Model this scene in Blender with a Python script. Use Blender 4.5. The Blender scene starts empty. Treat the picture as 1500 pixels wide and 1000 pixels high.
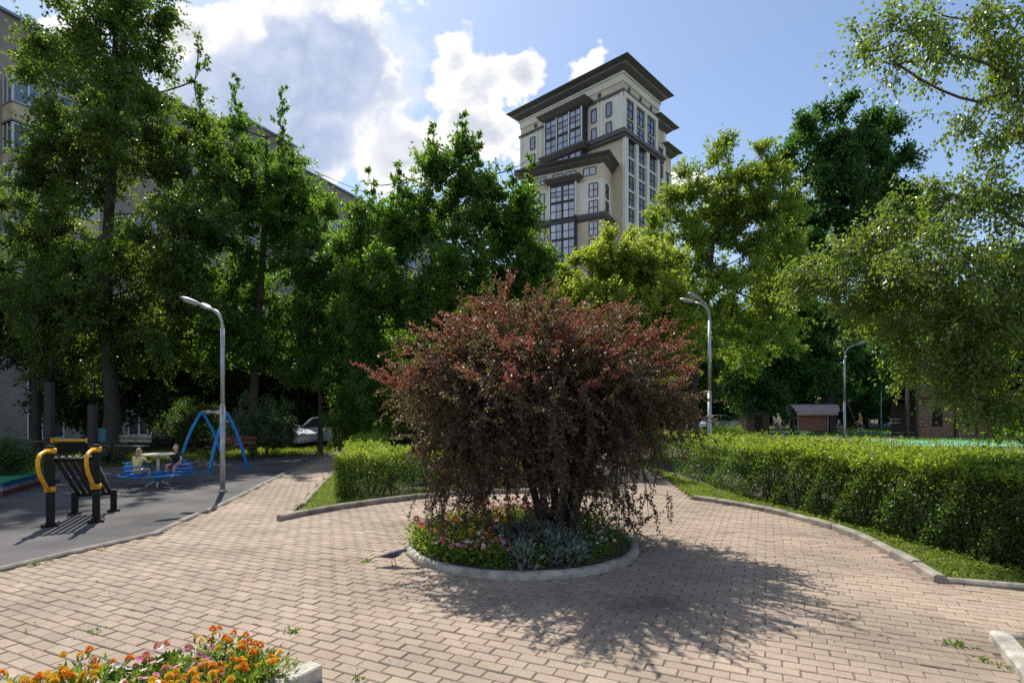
import bpy, math, random
import numpy as np
from mathutils import Vector, Matrix
S = bpy.context.scene
COL = S.collection
rng = np.random.default_rng(11)
random.seed(11)
R = math.radians
PI = math.pi
CAMH = 1.65


def at(px, py, d):
    """point in the park seen along a photo direction at distance d (planning grid of the survey)"""
    return np.array([(px - 750) / 797 * d, d, CAMH - (py - 605) / 797 * d])


# ------------------------------------------------------------------ materials
def nodes_of(name):
    m = bpy.data.materials.new(name)
    m.use_nodes = True
    nt = m.node_tree
    return m, nt, nt.nodes, nt.links, nt.nodes['Principled BSDF']


def mat(name, c, rough=.6, var=.25, scale=6, metal=0, bump=0, bscale=60, spec=.5, c2=None, detail=5):
    m, nt, N, L, P = nodes_of(name)
    tc = N.new('ShaderNodeTexCoord')
    nz = N.new('ShaderNodeTexNoise'); nz.inputs['Scale'].default_value = scale; nz.inputs['Detail'].default_value = detail
    L.new(tc.outputs['Object'], nz.inputs['Vector'])
    mx = N.new('ShaderNodeMix'); mx.data_type = 'RGBA'
    a = [x * (1 - var) for x in c]; b = [min(1, x * (1 + var)) for x in (c2 or c)]
    mx.inputs[6].default_value = (*a, 1); mx.inputs[7].default_value = (*b, 1)
    mr = N.new('ShaderNodeMapRange'); mr.inputs[1].default_value = .3; mr.inputs[2].default_value = .7
    L.new(nz.outputs['Fac'], mr.inputs[0]); L.new(mr.outputs[0], mx.inputs[0])
    L.new(mx.outputs[2], P.inputs['Base Color'])
    P.inputs['Roughness'].default_value = rough; P.inputs['Metallic'].default_value = metal
    P.inputs['Specular IOR Level'].default_value = spec
    if bump:
        n2 = N.new('ShaderNodeTexNoise'); n2.inputs['Scale'].default_value = bscale; n2.inputs['Detail'].default_value = 4
        L.new(tc.outputs['Object'], n2.inputs['Vector'])
        bp = N.new('ShaderNodeBump'); bp.inputs['Strength'].default_value = bump; bp.inputs['Distance'].default_value = .02
        L.new(n2.outputs['Fac'], bp.inputs['Height']); L.new(bp.outputs[0], P.inputs['Normal'])
    return m


def leafmat(name, c1, c2, tr, trans=.4, rough=.45, spec=.4, y1=None, ytr=None):
    """leaf: reflecting face, light coming through, tone per leaf; young = lighter new growth"""
    m, nt, N, L, P = nodes_of(name)
    out = N['Material Output']
    g = N.new('ShaderNodeNewGeometry')
    mx = N.new('ShaderNodeMix'); mx.data_type = 'RGBA'
    mx.inputs[6].default_value = (*c1, 1); mx.inputs[7].default_value = (*c2, 1)
    L.new(g.outputs['Random Per Island'], mx.inputs[0])
    tcol = N.new('ShaderNodeMix'); tcol.data_type = 'RGBA'
    tcol.inputs[6].default_value = (*[v * .75 for v in tr], 1); tcol.inputs[7].default_value = (*tr, 1)
    L.new(g.outputs['Random Per Island'], tcol.inputs[0])
    cs, ts = mx.outputs[2], tcol.outputs[2]
    if y1:
        at_ = N.new('ShaderNodeAttribute'); at_.attribute_name = 'young'
        m2 = N.new('ShaderNodeMix'); m2.data_type = 'RGBA'
        L.new(at_.outputs['Fac'], m2.inputs[0]); L.new(cs, m2.inputs[6]); m2.inputs[7].default_value = (*y1, 1)
        m3 = N.new('ShaderNodeMix'); m3.data_type = 'RGBA'
        L.new(at_.outputs['Fac'], m3.inputs[0]); L.new(ts, m3.inputs[6]); m3.inputs[7].default_value = (*ytr, 1)
        cs, ts = m2.outputs[2], m3.outputs[2]
    L.new(cs, P.inputs['Base Color'])
    P.inputs['Roughness'].default_value = rough
    P.inputs['Specular IOR Level'].default_value = spec
    t = N.new('ShaderNodeBsdfTranslucent'); L.new(ts, t.inputs['Color'])
    ms = N.new('ShaderNodeMixShader'); ms.inputs[0].default_value = trans
    L.new(P.outputs[0], ms.inputs[1]); L.new(t.outputs[0], ms.inputs[2]); L.new(ms.outputs[0], out.inputs['Surface'])
    return m


def brickwall(name, c1, c2, mortar, w=.26, h=.075):
    m, nt, N, L, P = nodes_of(name)
    tc = N.new('ShaderNodeTexCoord')
    mp = N.new('ShaderNodeMapping'); mp.inputs['Rotation'].default_value = (R(90), 0, 0)
    L.new(tc.outputs['Object'], mp.inputs['Vector'])
    b = N.new('ShaderNodeTexBrick'); b.inputs['Scale'].default_value = 1
    b.inputs['Brick Width'].default_value = w; b.inputs['Row Height'].default_value = h; b.inputs['Mortar Size'].default_value = .009
    b.inputs['Color1'].default_value = (*c1, 1); b.inputs['Color2'].default_value = (*c2, 1); b.inputs['Mortar'].default_value = (*mortar, 1)
    L.new(mp.outputs[0], b.inputs['Vector'])
    n = N.new('ShaderNodeTexNoise'); n.inputs['Scale'].default_value = .35; n.inputs['Detail'].default_value = 8
    L.new(tc.outputs['Object'], n.inputs['Vector'])
    mx = N.new('ShaderNodeMix'); mx.data_type = 'RGBA'; mx.blend_type = 'MULTIPLY'
    mr = N.new('ShaderNodeMapRange'); mr.inputs[1].default_value = .35; mr.inputs[2].default_value = .65; mr.inputs[3].default_value = .72; mr.inputs[4].default_value = 1.15
    L.new(n.outputs['Fac'], mr.inputs[0]); mx.inputs[0].default_value = 1
    L.new(b.outputs['Color'], mx.inputs[6]); L.new(mr.outputs[0], mx.inputs[7]); L.new(mx.outputs[2], P.inputs['Base Color'])
    bp = N.new('ShaderNodeBump'); bp.inputs['Strength'].default_value = .5; bp.inputs['Distance'].default_value = .01; bp.invert = True
    L.new(b.outputs['Fac'], bp.inputs['Height']); L.new(bp.outputs[0], P.inputs['Normal'])
    P.inputs['Roughness'].default_value = .9
    return m


def attrmat(name, rough=.85, bump=.4):
    """paving stone: own tone of each stone is stored with the stone"""
    m, nt, N, L, P = nodes_of(name)
    tc = N.new('ShaderNodeTexCoord')
    a = N.new('ShaderNodeAttribute'); a.attribute_name = 'tone'
    n = N.new('ShaderNodeTexNoise'); n.inputs['Scale'].default_value = 55; n.inputs['Detail'].default_value = 8; n.inputs['Roughness'].default_value = .7
    n3 = N.new('ShaderNodeTexNoise'); n3.inputs['Scale'].default_value = .9; n3.inputs['Detail'].default_value = 6
    L.new(tc.outputs['Object'], n.inputs['Vector']); L.new(tc.outputs['Object'], n3.inputs['Vector'])
    r1 = N.new('ShaderNodeMapRange'); r1.inputs[1].default_value = .25; r1.inputs[2].default_value = .75; r1.inputs[3].default_value = .74; r1.inputs[4].default_value = 1.2
    r2 = N.new('ShaderNodeMapRange'); r2.inputs[1].default_value = .3; r2.inputs[2].default_value = .7; r2.inputs[3].default_value = .74; r2.inputs[4].default_value = 1.14
    L.new(n.outputs['Fac'], r1.inputs[0]); L.new(n3.outputs['Fac'], r2.inputs[0])
    mu = N.new('ShaderNodeMath'); mu.operation = 'MULTIPLY'; L.new(r1.outputs[0], mu.inputs[0]); L.new(r2.outputs[0], mu.inputs[1])
    mx = N.new('ShaderNodeMix'); mx.data_type = 'RGBA'; mx.blend_type = 'MULTIPLY'; mx.inputs[0].default_value = 1
    L.new(a.outputs['Color'], mx.inputs[6]); L.new(mu.outputs[0], mx.inputs[7]); L.new(mx.outputs[2], P.inputs['Base Color'])
    bp = N.new('ShaderNodeBump'); bp.inputs['Strength'].default_value = bump; bp.inputs['Distance'].default_value = .006
    L.new(n.outputs['Fac'], bp.inputs['Height']); L.new(bp.outputs[0], P.inputs['Normal'])
    P.inputs['Roughness'].default_value = rough; P.inputs['Specular IOR Level'].default_value = .3
    return m


M = {}
M['asphalt'] = mat('asphalt', (.096, .091, .087), .9, .45, 1.0, bump=.6, bscale=180, detail=9)
M['soil'] = mat('soil', (.085, .062, .042), .95, .4, 5, bump=.8, bscale=40)
M['sand'] = mat('joint_sand', (.17, .135, .095), .95, .5, 4, bump=.4, bscale=120)
M['earth'] = mat('grassy_earth', (.045, .06, .022), .95, .45, 1.5, bump=.8, bscale=25, c2=(.075, .07, .03))
M['kerb'] = mat('grey_concrete', (.27, .24, .20), .9, .4, 5, bump=.5, bscale=90, detail=9)
M['kerbwhite'] = mat('whitewashed_concrete', (.37, .345, .29), .85, .42, 7, bump=.45, bscale=70, detail=9)
M['paver'] = attrmat('paver')
M['bark'] = mat('bark', (.075, .06, .047), .95, .4, 9, bump=.9, bscale=30)
M['barkdark'] = mat('dark_bark', (.045, .036, .03), .95, .4, 9, bump=.9, bscale=40)
M['birchtwig'] = mat('birch_twig', (.12, .085, .06), .8, .3, 20)
M['leaf_tall'] = leafmat('tall_tree_leaf', (.036, .07, .016), (.07, .115, .024), (.30, .47, .03), .42, .42, .5)
M['leaf_elm'] = leafmat('elm_leaf', (.034, .075, .015), (.07, .13, .024), (.28, .52, .03), .44, .45, .45)
M['leaf_yellow'] = leafmat('ash_maple_leaf', (.10, .15, .026), (.18, .23, .04), (.58, .70, .06), .5, .5, .4)
M['leaf_mid'] = leafmat('maple_leaf', (.075, .13, .022), (.14, .19, .03), (.48, .64, .05), .47, .5, .4)
M['leaf_chestnut'] = leafmat('chestnut_leaf', (.022, .06, .013), (.05, .11, .02), (.14, .36, .025), .36, .42, .5)
M['leaf_birch'] = leafmat('birch_leaf', (.06, .10, .02), (.11, .16, .03), (.36, .52, .035), .42, .36, .7)
M['leaf_dark'] = leafmat('shade_leaf', (.026, .052, .013), (.05, .09, .02), (.18, .34, .025), .36, .45, .45)
M['leaf_shrub'] = leafmat('shrub_leaf', (.055, .10, .035), (.10, .15, .06), (.15, .28, .05), .33, .45, .5)
M['leaf_hedge'] = leafmat('hedge_leaf', (.024, .055, .014), (.055, .095, .022), (.20, .36, .025), .38, .4, .42,
                          (.17, .25, .03), (.60, .74, .045))
M['leaf_barb'] = leafmat('barberry_leaf', (.050, .056, .028), (.105, .068, .062), (.25, .20, .045), .36, .45, .55,
                         (.21, .06, .048), (.54, .14, .085))
M['grass'] = leafmat('grass_blade', (.09, .14, .022), (.16, .21, .035), (.42, .56, .05), .45, .5, .3)
M['weed'] = leafmat('weed_leaf', (.09, .16, .03), (.14, .22, .05), (.30, .45, .05), .38, .45, .4)
M['lime'] = leafmat('lime_foliage', (.14, .22, .03), (.22, .30, .05), (.45, .6, .06), .42, .5, .3)
M['herb'] = leafmat('herb_foliage', (.065, .13, .02), (.12, .20, .03), (.32, .52, .04), .38, .45, .4)
M['silver'] = leafmat('silver_foliage', (.15, .175, .15), (.24, .26, .22), (.2, .24, .16), .25, .7, .2)
for k, a, b in (('orange', (.74, .22, .02), (.86, .36, .03)), ('yellow', (.80, .48, .03), (.88, .60, .06)), ('pink', (.78, .18, .38), (.85, .36, .5)),
                ('white', (.8, .78, .74), (.85, .84, .8)), ('coral', (.62, .20, .14), (.76, .36, .24)), ('rose', (.55, .08, .16), (.80, .40, .42))):
    M['fl_' + k] = leafmat(k + '_petal', a, b, tuple(min(1, v * 1.05) for v in b), .35, .6, .2)
M['steel'] = mat('galvanised_steel', (.42, .43, .43), .45, .2, 8, metal=.55, bump=.08)
M['black'] = mat('black_paint', (.010, .010, .011), .55, .3, 8, bump=.05, spec=.25)
M['rubber'] = mat('black_rubber', (.022, .022, .024), .6, .3, 30)
M['yellow'] = mat('yellow_paint', (.80, .40, .015), .38, .12, 9)
M['blue'] = mat('blue_paint', (.018, .20, .52), .4, .2, 9)
M['bluedark'] = mat('deep_blue_paint', (.02, .12, .42), .45, .25, 9)
M['beige'] = mat('beige_paint', (.62, .56, .46), .5, .15, 9)
M['redwood'] = mat('red_brown_planks', (.14, .03, .025), .6, .3, 12)
M['timber'] = mat('timber', (.16, .085, .05), .75, .4, 5, bump=.4, c2=(.20, .11, .065))
M['timberdark'] = mat('dark_timber', (.06, .036, .025), .8, .4, 6, bump=.4)
M['boardbrown'] = mat('brown_board', (.24, .085, .045), .6, .12, 3)
M['rooftile'] = mat('weathered_roof', (.30, .24, .24), .8, .25, 10, bump=.4)
M['turquoise'] = mat('turquoise_rubber', (.16, .42, .37), .9, .15, 3, bump=.3, bscale=150)
M['greenmat'] = mat('green_cover', (.02, .20, .09), .7, .2, 6)
M['railbrown'] = mat('rail_wood', (.26, .15, .07), .7, .3, 10)
M['fencedark'] = mat('dark_fence', (.035, .03, .028), .8, .3, 8)
M['whiteframe'] = mat('white_frame', (.72, .72, .72), .5, .06, 4)
M['cream'] = mat('cream_panel', (.62, .52, .34), .7, .15, 2)
M['slab'] = mat('balcony_slab', (.22, .20, .18), .9, .2, 4)
M['zinc'] = mat('zinc_sheet', (.28, .33, .40), .45, .15, 4, metal=.3)
M['brick_house'] = brickwall('grey_brick', (.36, .295, .26), (.46, .385, .34), (.24, .21, .19))
M['tw_tan'] = mat('tan_render', (.68, .57, .42), .85, .12, .25, detail=2)
M['tw_white'] = mat('pale_stone', (.80, .755, .66), .8, .08, .2, detail=2)
M['tw_dark'] = mat('dark_cornice', (.105, .10, .10), .6, .15, 1)
M['tw_frame'] = mat('graphite_frame', (.035, .036, .045), .5, .1, 2)


def glass(name, c, rough=.06, spec=1.0, metal=0.0):
    m, nt, N, L, P = nodes_of(name)
    g = N.new('ShaderNodeNewGeometry'); mx = N.new('ShaderNodeMix'); mx.data_type = 'RGBA'
    mx.inputs[6].default_value = (*[v * .45 for v in c], 1); mx.inputs[7].default_value = (*[min(1, v * 2.2) for v in c], 1)
    L.new(g.outputs['Random Per Island'], mx.inputs[0]); L.new(mx.outputs[2], P.inputs['Base Color'])
    P.inputs['Roughness'].default_value = rough; P.inputs['Specular IOR Level'].default_value = spec; P.inputs['IOR'].default_value = 1.7
    P.inputs['Metallic'].default_value = metal
    tc = N.new('ShaderNodeTexCoord'); nz = N.new('ShaderNodeTexNoise'); nz.inputs['Scale'].default_value = .7
    L.new(tc.outputs['Object'], nz.inputs['Vector'])
    bp = N.new('ShaderNodeBump'); bp.inputs['Strength'].default_value = .08; bp.inputs['Distance'].default_value = .3
    L.new(nz.outputs['Fac'], bp.inputs['Height']); L.new(bp.outputs[0], P.inputs['Normal'])
    return m


M['glass'] = glass('window_glass', (.10, .13, .19), .05, 1.0, .35)
M['glassdark'] = glass('dark_glass', (.03, .033, .035), .08, .8)
M['carglass'] = glass('car_glass', (.02, .025, .03), .04, 1)
M['skin'] = mat('skin', (.62, .38, .28), .5, .08, 12)
M['hairblond'] = mat('blond_hair', (.42, .27, .12), .6, .3, 60)
M['hairdark'] = mat('dark_hair', (.03, .022, .018), .6, .3, 60)
M['clothyellow'] = mat('pale_yellow_cloth', (.72, .56, .26), .85, .1, 20)
M['clothblack'] = mat('black_cloth', (.022, .022, .026), .85, .3, 20)
M['clothred'] = mat('red_cloth', (.52, .03, .045), .85, .15, 20)
M['clothgold'] = mat('orange_yellow_cloth', (.52, .26, .045), .85, .15, 20)
M['clothlime'] = mat('pale_green_yellow_cloth', (.52, .52, .24), .85, .1, 20)
M['clothgrey'] = mat('grey_cloth', (.16, .18, .22), .85, .2, 20)
M['clothwhite'] = mat('white_cloth', (.75, .75, .75), .8, .05, 20)
M['carwhite'] = mat('white_car_paint', (.74, .76, .80), .18, .03, 2)
M['carsilver'] = mat('silver_car_paint', (.45, .50, .55), .22, .05, 2, metal=.5)
M['feather'] = mat('pigeon_feather', (.10, .105, .12), .65, .4, 25)
M['featherdark'] = mat('pigeon_dark_feather', (.035, .035, .045), .5, .35, 25)
M['pinkleg'] = mat('pigeon_leg', (.35, .10, .09), .6, .2, 40)
M['lampglass'] = mat('lamp_diffuser', (.5, .5, .47), .3, .05, 6)
M['litter'] = mat('dry_leaf', (.16, .09, .04), .8, .5, 9)


# ------------------------------------------------------------------ mesh helpers
def np_mesh(name, V, F, mats, smooth=False, attr=None):
    V = np.asarray(V, np.float32).reshape(-1, 3); F = np.asarray(F, np.int32)
    me = bpy.data.meshes.new(name)
    n, k = F.shape
    me.vertices.add(len(V)); me.vertices.foreach_set('co', V.ravel())
    me.loops.add(n * k); me.loops.foreach_set('vertex_index', F.ravel())
    me.polygons.add(n); me.polygons.foreach_set('loop_start', np.arange(0, n * k, k, dtype=np.int32))
    me.polygons.foreach_set('use_smooth', np.full(n, smooth))
    for m in (mats if isinstance(mats, (list, tuple)) else [mats]): me.materials.append(m)
    if attr:
        for an, (dom, typ, val) in attr.items():
            a = me.attributes.new(an, typ, dom)
            if typ == 'FLOAT': a.data.foreach_set('value', np.asarray(val, np.float32).ravel())
            else: a.data.foreach_set('color', np.asarray(val, np.float32).ravel())
    me.update(calc_edges=True)
    return me


def link(name, me, parent=None, loc=(0, 0, 0), rz=0):
    o = bpy.data.objects.new(name, me); COL.objects.link(o)
    o.location = loc; o.rotation_euler = (0, 0, rz)
    if parent: o.parent = parent
    return o


def tag(o, label=None, cat=None, group=None, kind=None):
    if label: o['label'] = label
    if cat: o['category'] = cat
    if group: o['group'] = group
    if kind: o['kind'] = kind
    return o


def thing(name, label, cat, loc=(0, 0, 0), rz=0, group=None):
    o = bpy.data.objects.new(name, None); COL.objects.link(o); o.empty_display_size = .2
    o.location = loc; o.rotation_euler = (0, 0, rz)
    return tag(o, label, cat, group)


def copy_tree(o, parent=None):
    c = o.copy(); COL.objects.link(c)
    if parent: c.parent = parent
    for ch in list(o.children): copy_tree(ch, c)
    return c


class MB:
    def __init__(s, mtx=None): s.v = []; s.f = []; s.m = mtx

    def add(s, vs, fs):
        b = len(s.v)
        for v in vs:
            v = Vector(v)
            s.v.append(s.m @ v if s.m is not None else v)
        s.f += [tuple(b + i for i in f) for f in fs]

    def box(s, x0, x1, y0, y1, z0, z1):
        s.add([(x0, y0, z0), (x1, y0, z0), (x1, y1, z0), (x0, y1, z0), (x0, y0, z1), (x1, y0, z1), (x1, y1, z1), (x0, y1, z1)],
              [(3, 2, 1, 0), (4, 5, 6, 7), (0, 1, 5, 4), (1, 2, 6, 5), (2, 3, 7, 6), (3, 0, 4, 7)])

    def bbox(s, c, sz, rz=0, b=.0):
        """bevelled box: centre, size, turn"""
        x, y, z = [q / 2 for q in sz]; vs = []; ca, sa = math.cos(rz), math.sin(rz)
        b = b or min(x, y, z) * .25
        prof = [(-z, b), (-z + b, 0), (z - b, 0), (z, b)]
        for zz, ins in prof:
            for sx, sy, k in ((-1, -1, 0), (1, -1, 0), (1, 1, 0), (-1, 1, 0)):
                p = (sx * (x - ins), sy * (y - ins)); vs.append((c[0] + p[0] * ca - p[1] * sa, c[1] + p[0] * sa + p[1] * ca, c[2] + zz))
        fs = [(3, 2, 1, 0), (12, 13, 14, 15)]
        for i in range(3):
            for j in range(4): fs.append((i * 4 + j, i * 4 + (j + 1) % 4, i * 4 + 4 + (j + 1) % 4, i * 4 + 4 + j))
        s.add(vs, fs)

    def tube(s, pts, rad, n=8, cap=True, flat=1.0):
        pts = [Vector(p) for p in pts]
        if not hasattr(rad, '__len__'): rad = [rad] * len(pts)
        vs = []; fs = []; up = None
        for i, p in enumerate(pts):
            t = (pts[min(i + 1, len(pts) - 1)] - pts[max(i - 1, 0)]).normalized()
            if up is None: up = Vector((0, 0, 1)) if abs(t.z) < .9 else Vector((1, 0, 0))
            a = t.cross(up).normalized(); b = a.cross(t).normalized(); up = b
            for k in range(n):
                q = 2 * PI * k / n
                vs.append(p + (a * math.cos(q) + b * math.sin(q) * flat) * rad[i])
        for i in range(len(pts) - 1):
            for k in range(n): fs.append((i * n + k, i * n + (k + 1) % n, (i + 1) * n + (k + 1) % n, (i + 1) * n + k))
        if cap: fs += [tuple(range(n))[::-1], tuple(range((len(pts) - 1) * n, len(pts) * n))]
        s.add(vs, fs)

    def ring(s, c, rad, r, n=28, k=6, tilt=0):
        vs = []; fs = []
        for i in range(n):
            a = 2 * PI * i / n
            for j in range(k):
                b = 2 * PI * j / k; rr = rad + r * math.cos(b)
                vs.append((c[0] + rr * math.cos(a), c[1] + rr * math.sin(a), c[2] + r * math.sin(b)))
        for i in range(n):
            for j in range(k): fs.append((i * k + j, ((i + 1) % n) * k + j, ((i + 1) % n) * k + (j + 1) % k, i * k + (j + 1) % k))
        s.add(vs, fs)

    def lathe(s, prof, n=16, c=(0, 0, 0), sx=1, sy=1):
        vs = []; fs = []
        for r, z in prof:
            for k in range(n): vs.append((c[0] + sx * r * math.cos(2 * PI * k / n), c[1] + sy * r * math.sin(2 * PI * k / n), c[2] + z))
        for i in range(len(prof) - 1):
            for k in range(n): fs.append((i * n + k, i * n + (k + 1) % n, (i + 1) * n + (k + 1) % n, (i + 1) * n + k))
        fs += [tuple(range(n))[::-1], tuple(range((len(prof) - 1) * n, len(prof) * n))]
        s.add(vs, fs)

    def loft(s, rings):
        n = len(rings[0]); vs = [p for r in rings for p in r]; fs = []
        for i in range(len(rings) - 1):
            for k in range(n): fs.append((i * n + k, i * n + (k + 1) % n, (i + 1) * n + (k + 1) % n, (i + 1) * n + k))
        fs += [tuple(range(n))[::-1], tuple(range((len(rings) - 1) * n, len(rings) * n))]
        s.add(vs, fs)

    def prism(s, poly, z0, z1):
        n = len(poly)
        s.add([(x, y, z0) for x, y in poly] + [(x, y, z1) for x, y in poly],
              [tuple(range(n))[::-1], tuple(range(n, 2 * n))] + [(i, (i + 1) % n, n + (i + 1) % n, n + i) for i in range(n)])

    def build(s, name, m, parent=None, smooth=False, loc=(0, 0, 0), rz=0):
        me = bpy.data.meshes.new(name); me.from_pydata([tuple(v) for v in s.v], [], s.f)
        me.materials.append(m)
        if smooth: me.polygons.foreach_set('use_smooth', [True] * len(me.polygons))
        me.update()
        return link(name, me, parent, loc, rz)


def inpoly(P, poly):
    poly = np.asarray(poly, float); x, y = P[:, 0], P[:, 1]; c = np.zeros(len(P), bool)
    j = len(poly) - 1
    for i in range(len(poly)):
        xi, yi = poly[i]; xj, yj = poly[j]
        with np.errstate(divide='ignore', invalid='ignore'):
            c ^= ((yi > y) != (yj > y)) & (x < (xj - xi) * (y - yi) / (yj - yi) + xi)
        j = i
    return c


def sample_poly(poly, n, g):
    poly = np.asarray(poly, float); lo, hi = poly.min(0), poly.max(0); out = []
    while sum(map(len, out)) < n:
        p = g.uniform(lo, hi, (n * 3, 2)); out.append(p[inpoly(p, poly)])
    return np.concatenate(out)[:n]


def unit(a): return a / np.maximum(np.linalg.norm(a, axis=-1, keepdims=True), 1e-9)


def leaf_quads(P, A, Nn, L, W, fold=.12):
    """one folded leaf blade per row: base P, pointing along A, facing Nn"""
    n = len(P); A = unit(A)
    Sd = np.cross(A, Nn); Sd = unit(Sd); Nn = np.cross(Sd, A)
    L = np.broadcast_to(np.asarray(L, float), (n,))[:, None]; W = np.broadcast_to(np.asarray(W, float), (n,))[:, None]
    mid = P + A * L * .45 + Nn * W * fold
    V = np.stack([P, mid + Sd * W * .5, P + A * L - Nn * L * .06, mid - Sd * W * .5], 1)
    return V.reshape(-1, 3), np.arange(n * 4, dtype=np.int32).reshape(-1, 4)


def tubes_np(polys, n=4):
    """many tapered tubes (list of (pts Kx3, radii K)) as one vertex / quad array"""
    Vs = []; Fs = []; b = 0
    for pts, rad in polys:
        pts = np.asarray(pts, float); K = len(pts)
        t = np.gradient(pts, axis=0); t = unit(t)
        ref = np.array([0, 0, 1.]) if abs(t[0, 2]) < .85 else np.array([1., 0, 0])
        a = unit(np.cross(t, ref)); c = np.cross(a, t)
        q = np.arange(n) * 2 * PI / n
        V = pts[:, None, :] + (a[:, None, :] * np.cos(q)[None, :, None] + c[:, None, :] * np.sin(q)[None, :, None]) * np.asarray(rad)[:, None, None]
        i = np.arange(K - 1)[:, None] * n; k = np.arange(n)[None, :]; k2 = (k + 1) % n
        F = np.stack([i + k, i + k2, i + n + k2, i + n + k], -1).reshape(-1, 4) + b
        Vs.append(V.reshape(-1, 3)); Fs.append(F); b += K * n
    return np.concatenate(Vs), np.concatenate(Fs)


def bez(p0, p1, p2, k):
    t = np.linspace(0, 1, k)[:, None]
    return (1 - t) ** 2 * p0 + 2 * t * (1 - t) * p1 + t * t * p2


def randu(g, n): return unit(g.normal(size=(n, 3)))


# ------------------------------------------------------------------ trees
def make_tree(name, label, cat, spine, blobs, n_leaves, L, leaf, bark, seed, twig=.8, droop=.25, up=.35, aspect=.62, group=None,
              clump_k=1.0, zmin=1.5, spread=.075, sides=6, thick=1.0, fill=.38):
    """spine: trunk points (x, y, z, radius); blobs: crown masses (x, y, z, rx, ry, rz).
    Clumps of leaves fill the masses; limbs grow from the trunk through clump after clump."""
    g = np.random.default_rng(seed)
    sp = np.array(spine, float); base = np.array([sp[0, 0], sp[0, 1], 0.])
    root = thing(name, label, cat, tuple(base), 0, group)
    T = [(sp[:, :3] - base, sp[:, 3])]
    wts = np.array([(b[3] * b[5]) ** .9 for b in blobs]); wts /= wts.sum()
    C = []; O = []; NL = []; SPI = []
    for b, w in zip(blobs, wts):
        c = np.array(b[:3]); r = np.array(b[3:6]); spire = r[0] < .45 * r[2]
        nc = max(4, int(clump_k * 190 * w))
        if spire:
            nc = max(6, int(r[2] * 8)); h = np.linspace(-1.25, 1, nc)
            ctr = c + np.stack([g.normal(size=nc) * .3 * r[0] * (1.15 - .55 * (h + 1) / 2), g.normal(size=nc) * .3 * r[0], h * r[2]], 1)
        else:
            ctr = c + randu(g, nc) * r * (g.uniform(0, 1, nc)[:, None] ** fill)
        nl = int(n_leaves * w / nc * (1.3 if spire else 1))
        for kk, p in enumerate(ctr):
            f = 1.35 - 1.0 * kk / nc if spire else 0.
            C.append(p); O.append(np.array([0, 0, .75]) if spire else unit(p - c) * .7 + np.array([0, 0, up])); NL.append(int(nl * .42 * f) if spire else int(nl * g.uniform(.5, 1.55))); SPI.append(f)
    C = np.array(C)
    # limbs: every clump hangs on the trunk or on a clump nearer to it
    zs = np.arange(max(zmin, sp[0, 2]), sp[-1, 2], .35)
    nodes = np.column_stack([np.interp(zs, sp[:, 2], sp[:, k]) for k in range(3)]); srad = np.interp(zs, sp[:, 2], sp[:, 3])
    ns = len(nodes); hd = np.min(np.linalg.norm(C[:, None] - nodes[None], axis=2), axis=1); order = np.argsort(hd)
    allp = np.concatenate([nodes, np.zeros_like(C)]); plen = np.full(ns + len(C), 1e9); plen[:ns] = 0; par = {}; cnt = np.zeros(ns + len(C))
    for i in order:
        p = C[i]; dv = p - allp; ds = np.linalg.norm(dv, axis=1)
        cost = ds * (1 + .55 * np.clip(-dv[:, 2] / np.maximum(ds, .01) + .35, 0, 1)) + .55 * plen; cost[plen > 1e8] = 1e9
        q = int(np.argmin(cost)); par[i] = q; allp[ns + i] = p; plen[ns + i] = plen[q] + ds[q]
    for i in order[::-1]:
        cnt[ns + i] += 1; cnt[par[i]] += cnt[ns + i]
    for i in order:
        q = par[i]; p0 = allp[q]; p1 = C[i]; ln = np.linalg.norm(p1 - p0); r1 = .007 * thick * cnt[ns + i] ** .5 + .004; r0 = r1 * 1.15
        if q < ns: r0 = min(r0 * 1.2, srad[q] * .75)
        mid = (p0 + p1) / 2 + np.array([0, 0, -.07 * ln]) + g.normal(size=3) * .07 * ln
        T.append((bez(p0, mid, p1, 5) - base, np.linspace(r0, r1, 5)))
    Pl = []; Dl = []
    for p, o, nl, spire in zip(C, O, NL, SPI):
        nt = max(3, int(nl / 38))
        dirs = unit(g.normal(size=(nt, 3)) * (.6 if spire else 1) + o)
        tl = twig * g.uniform(.45, 1.25, nt) * (.5 * spire if spire else 1)
        idx = g.integers(0, nt, nl); t = g.uniform(0, 1, nl) ** .75
        q = p + dirs[idx] * (t * tl[idx])[:, None] + g.normal(size=(nl, 3)) * spread * (.3 if spire else 1)
        q[:, 2] -= droop * .25 * (t * tl[idx]) ** 2
        Pl.append(q); Dl.append(dirs[idx])
        for j in range(min(nt, 5)):
            T.append((np.stack([p, p + dirs[j] * tl[j]]) - base, np.array([.007, .002]) * min(1, thick)))
    P = np.concatenate(Pl); D = np.concatenate(Dl); n = len(P)
    A = unit(D * .6 + randu(g, n) * .9 + np.array([0, 0, -droop]))
    Nn = unit(g.normal(size=(n, 3)) * .85 + np.array([0, 0, .5]))
    V, F = leaf_quads(P - base, A, Nn, L * g.uniform(.65, 1.2, n), L * aspect * g.uniform(.7, 1.1, n))
    V[:, 2] = np.maximum(V[:, 2], .05)
    link('crown', np_mesh('crown', V, F, leaf), root)
    Vt, Ft = tubes_np(T, sides)
    link('trunk', np_mesh('trunk', Vt, Ft, bark, smooth=True), root)
    return root


def B(px, py, rx, ry, d, dd=0, deep=.8):
    p = at(px, py, d + dd); k = (d + dd) / 797
    return (p[0], p[1], p[2], rx * k, max(rx, min(rx * 1.5, ry)) * k * deep, ry * k)


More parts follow.
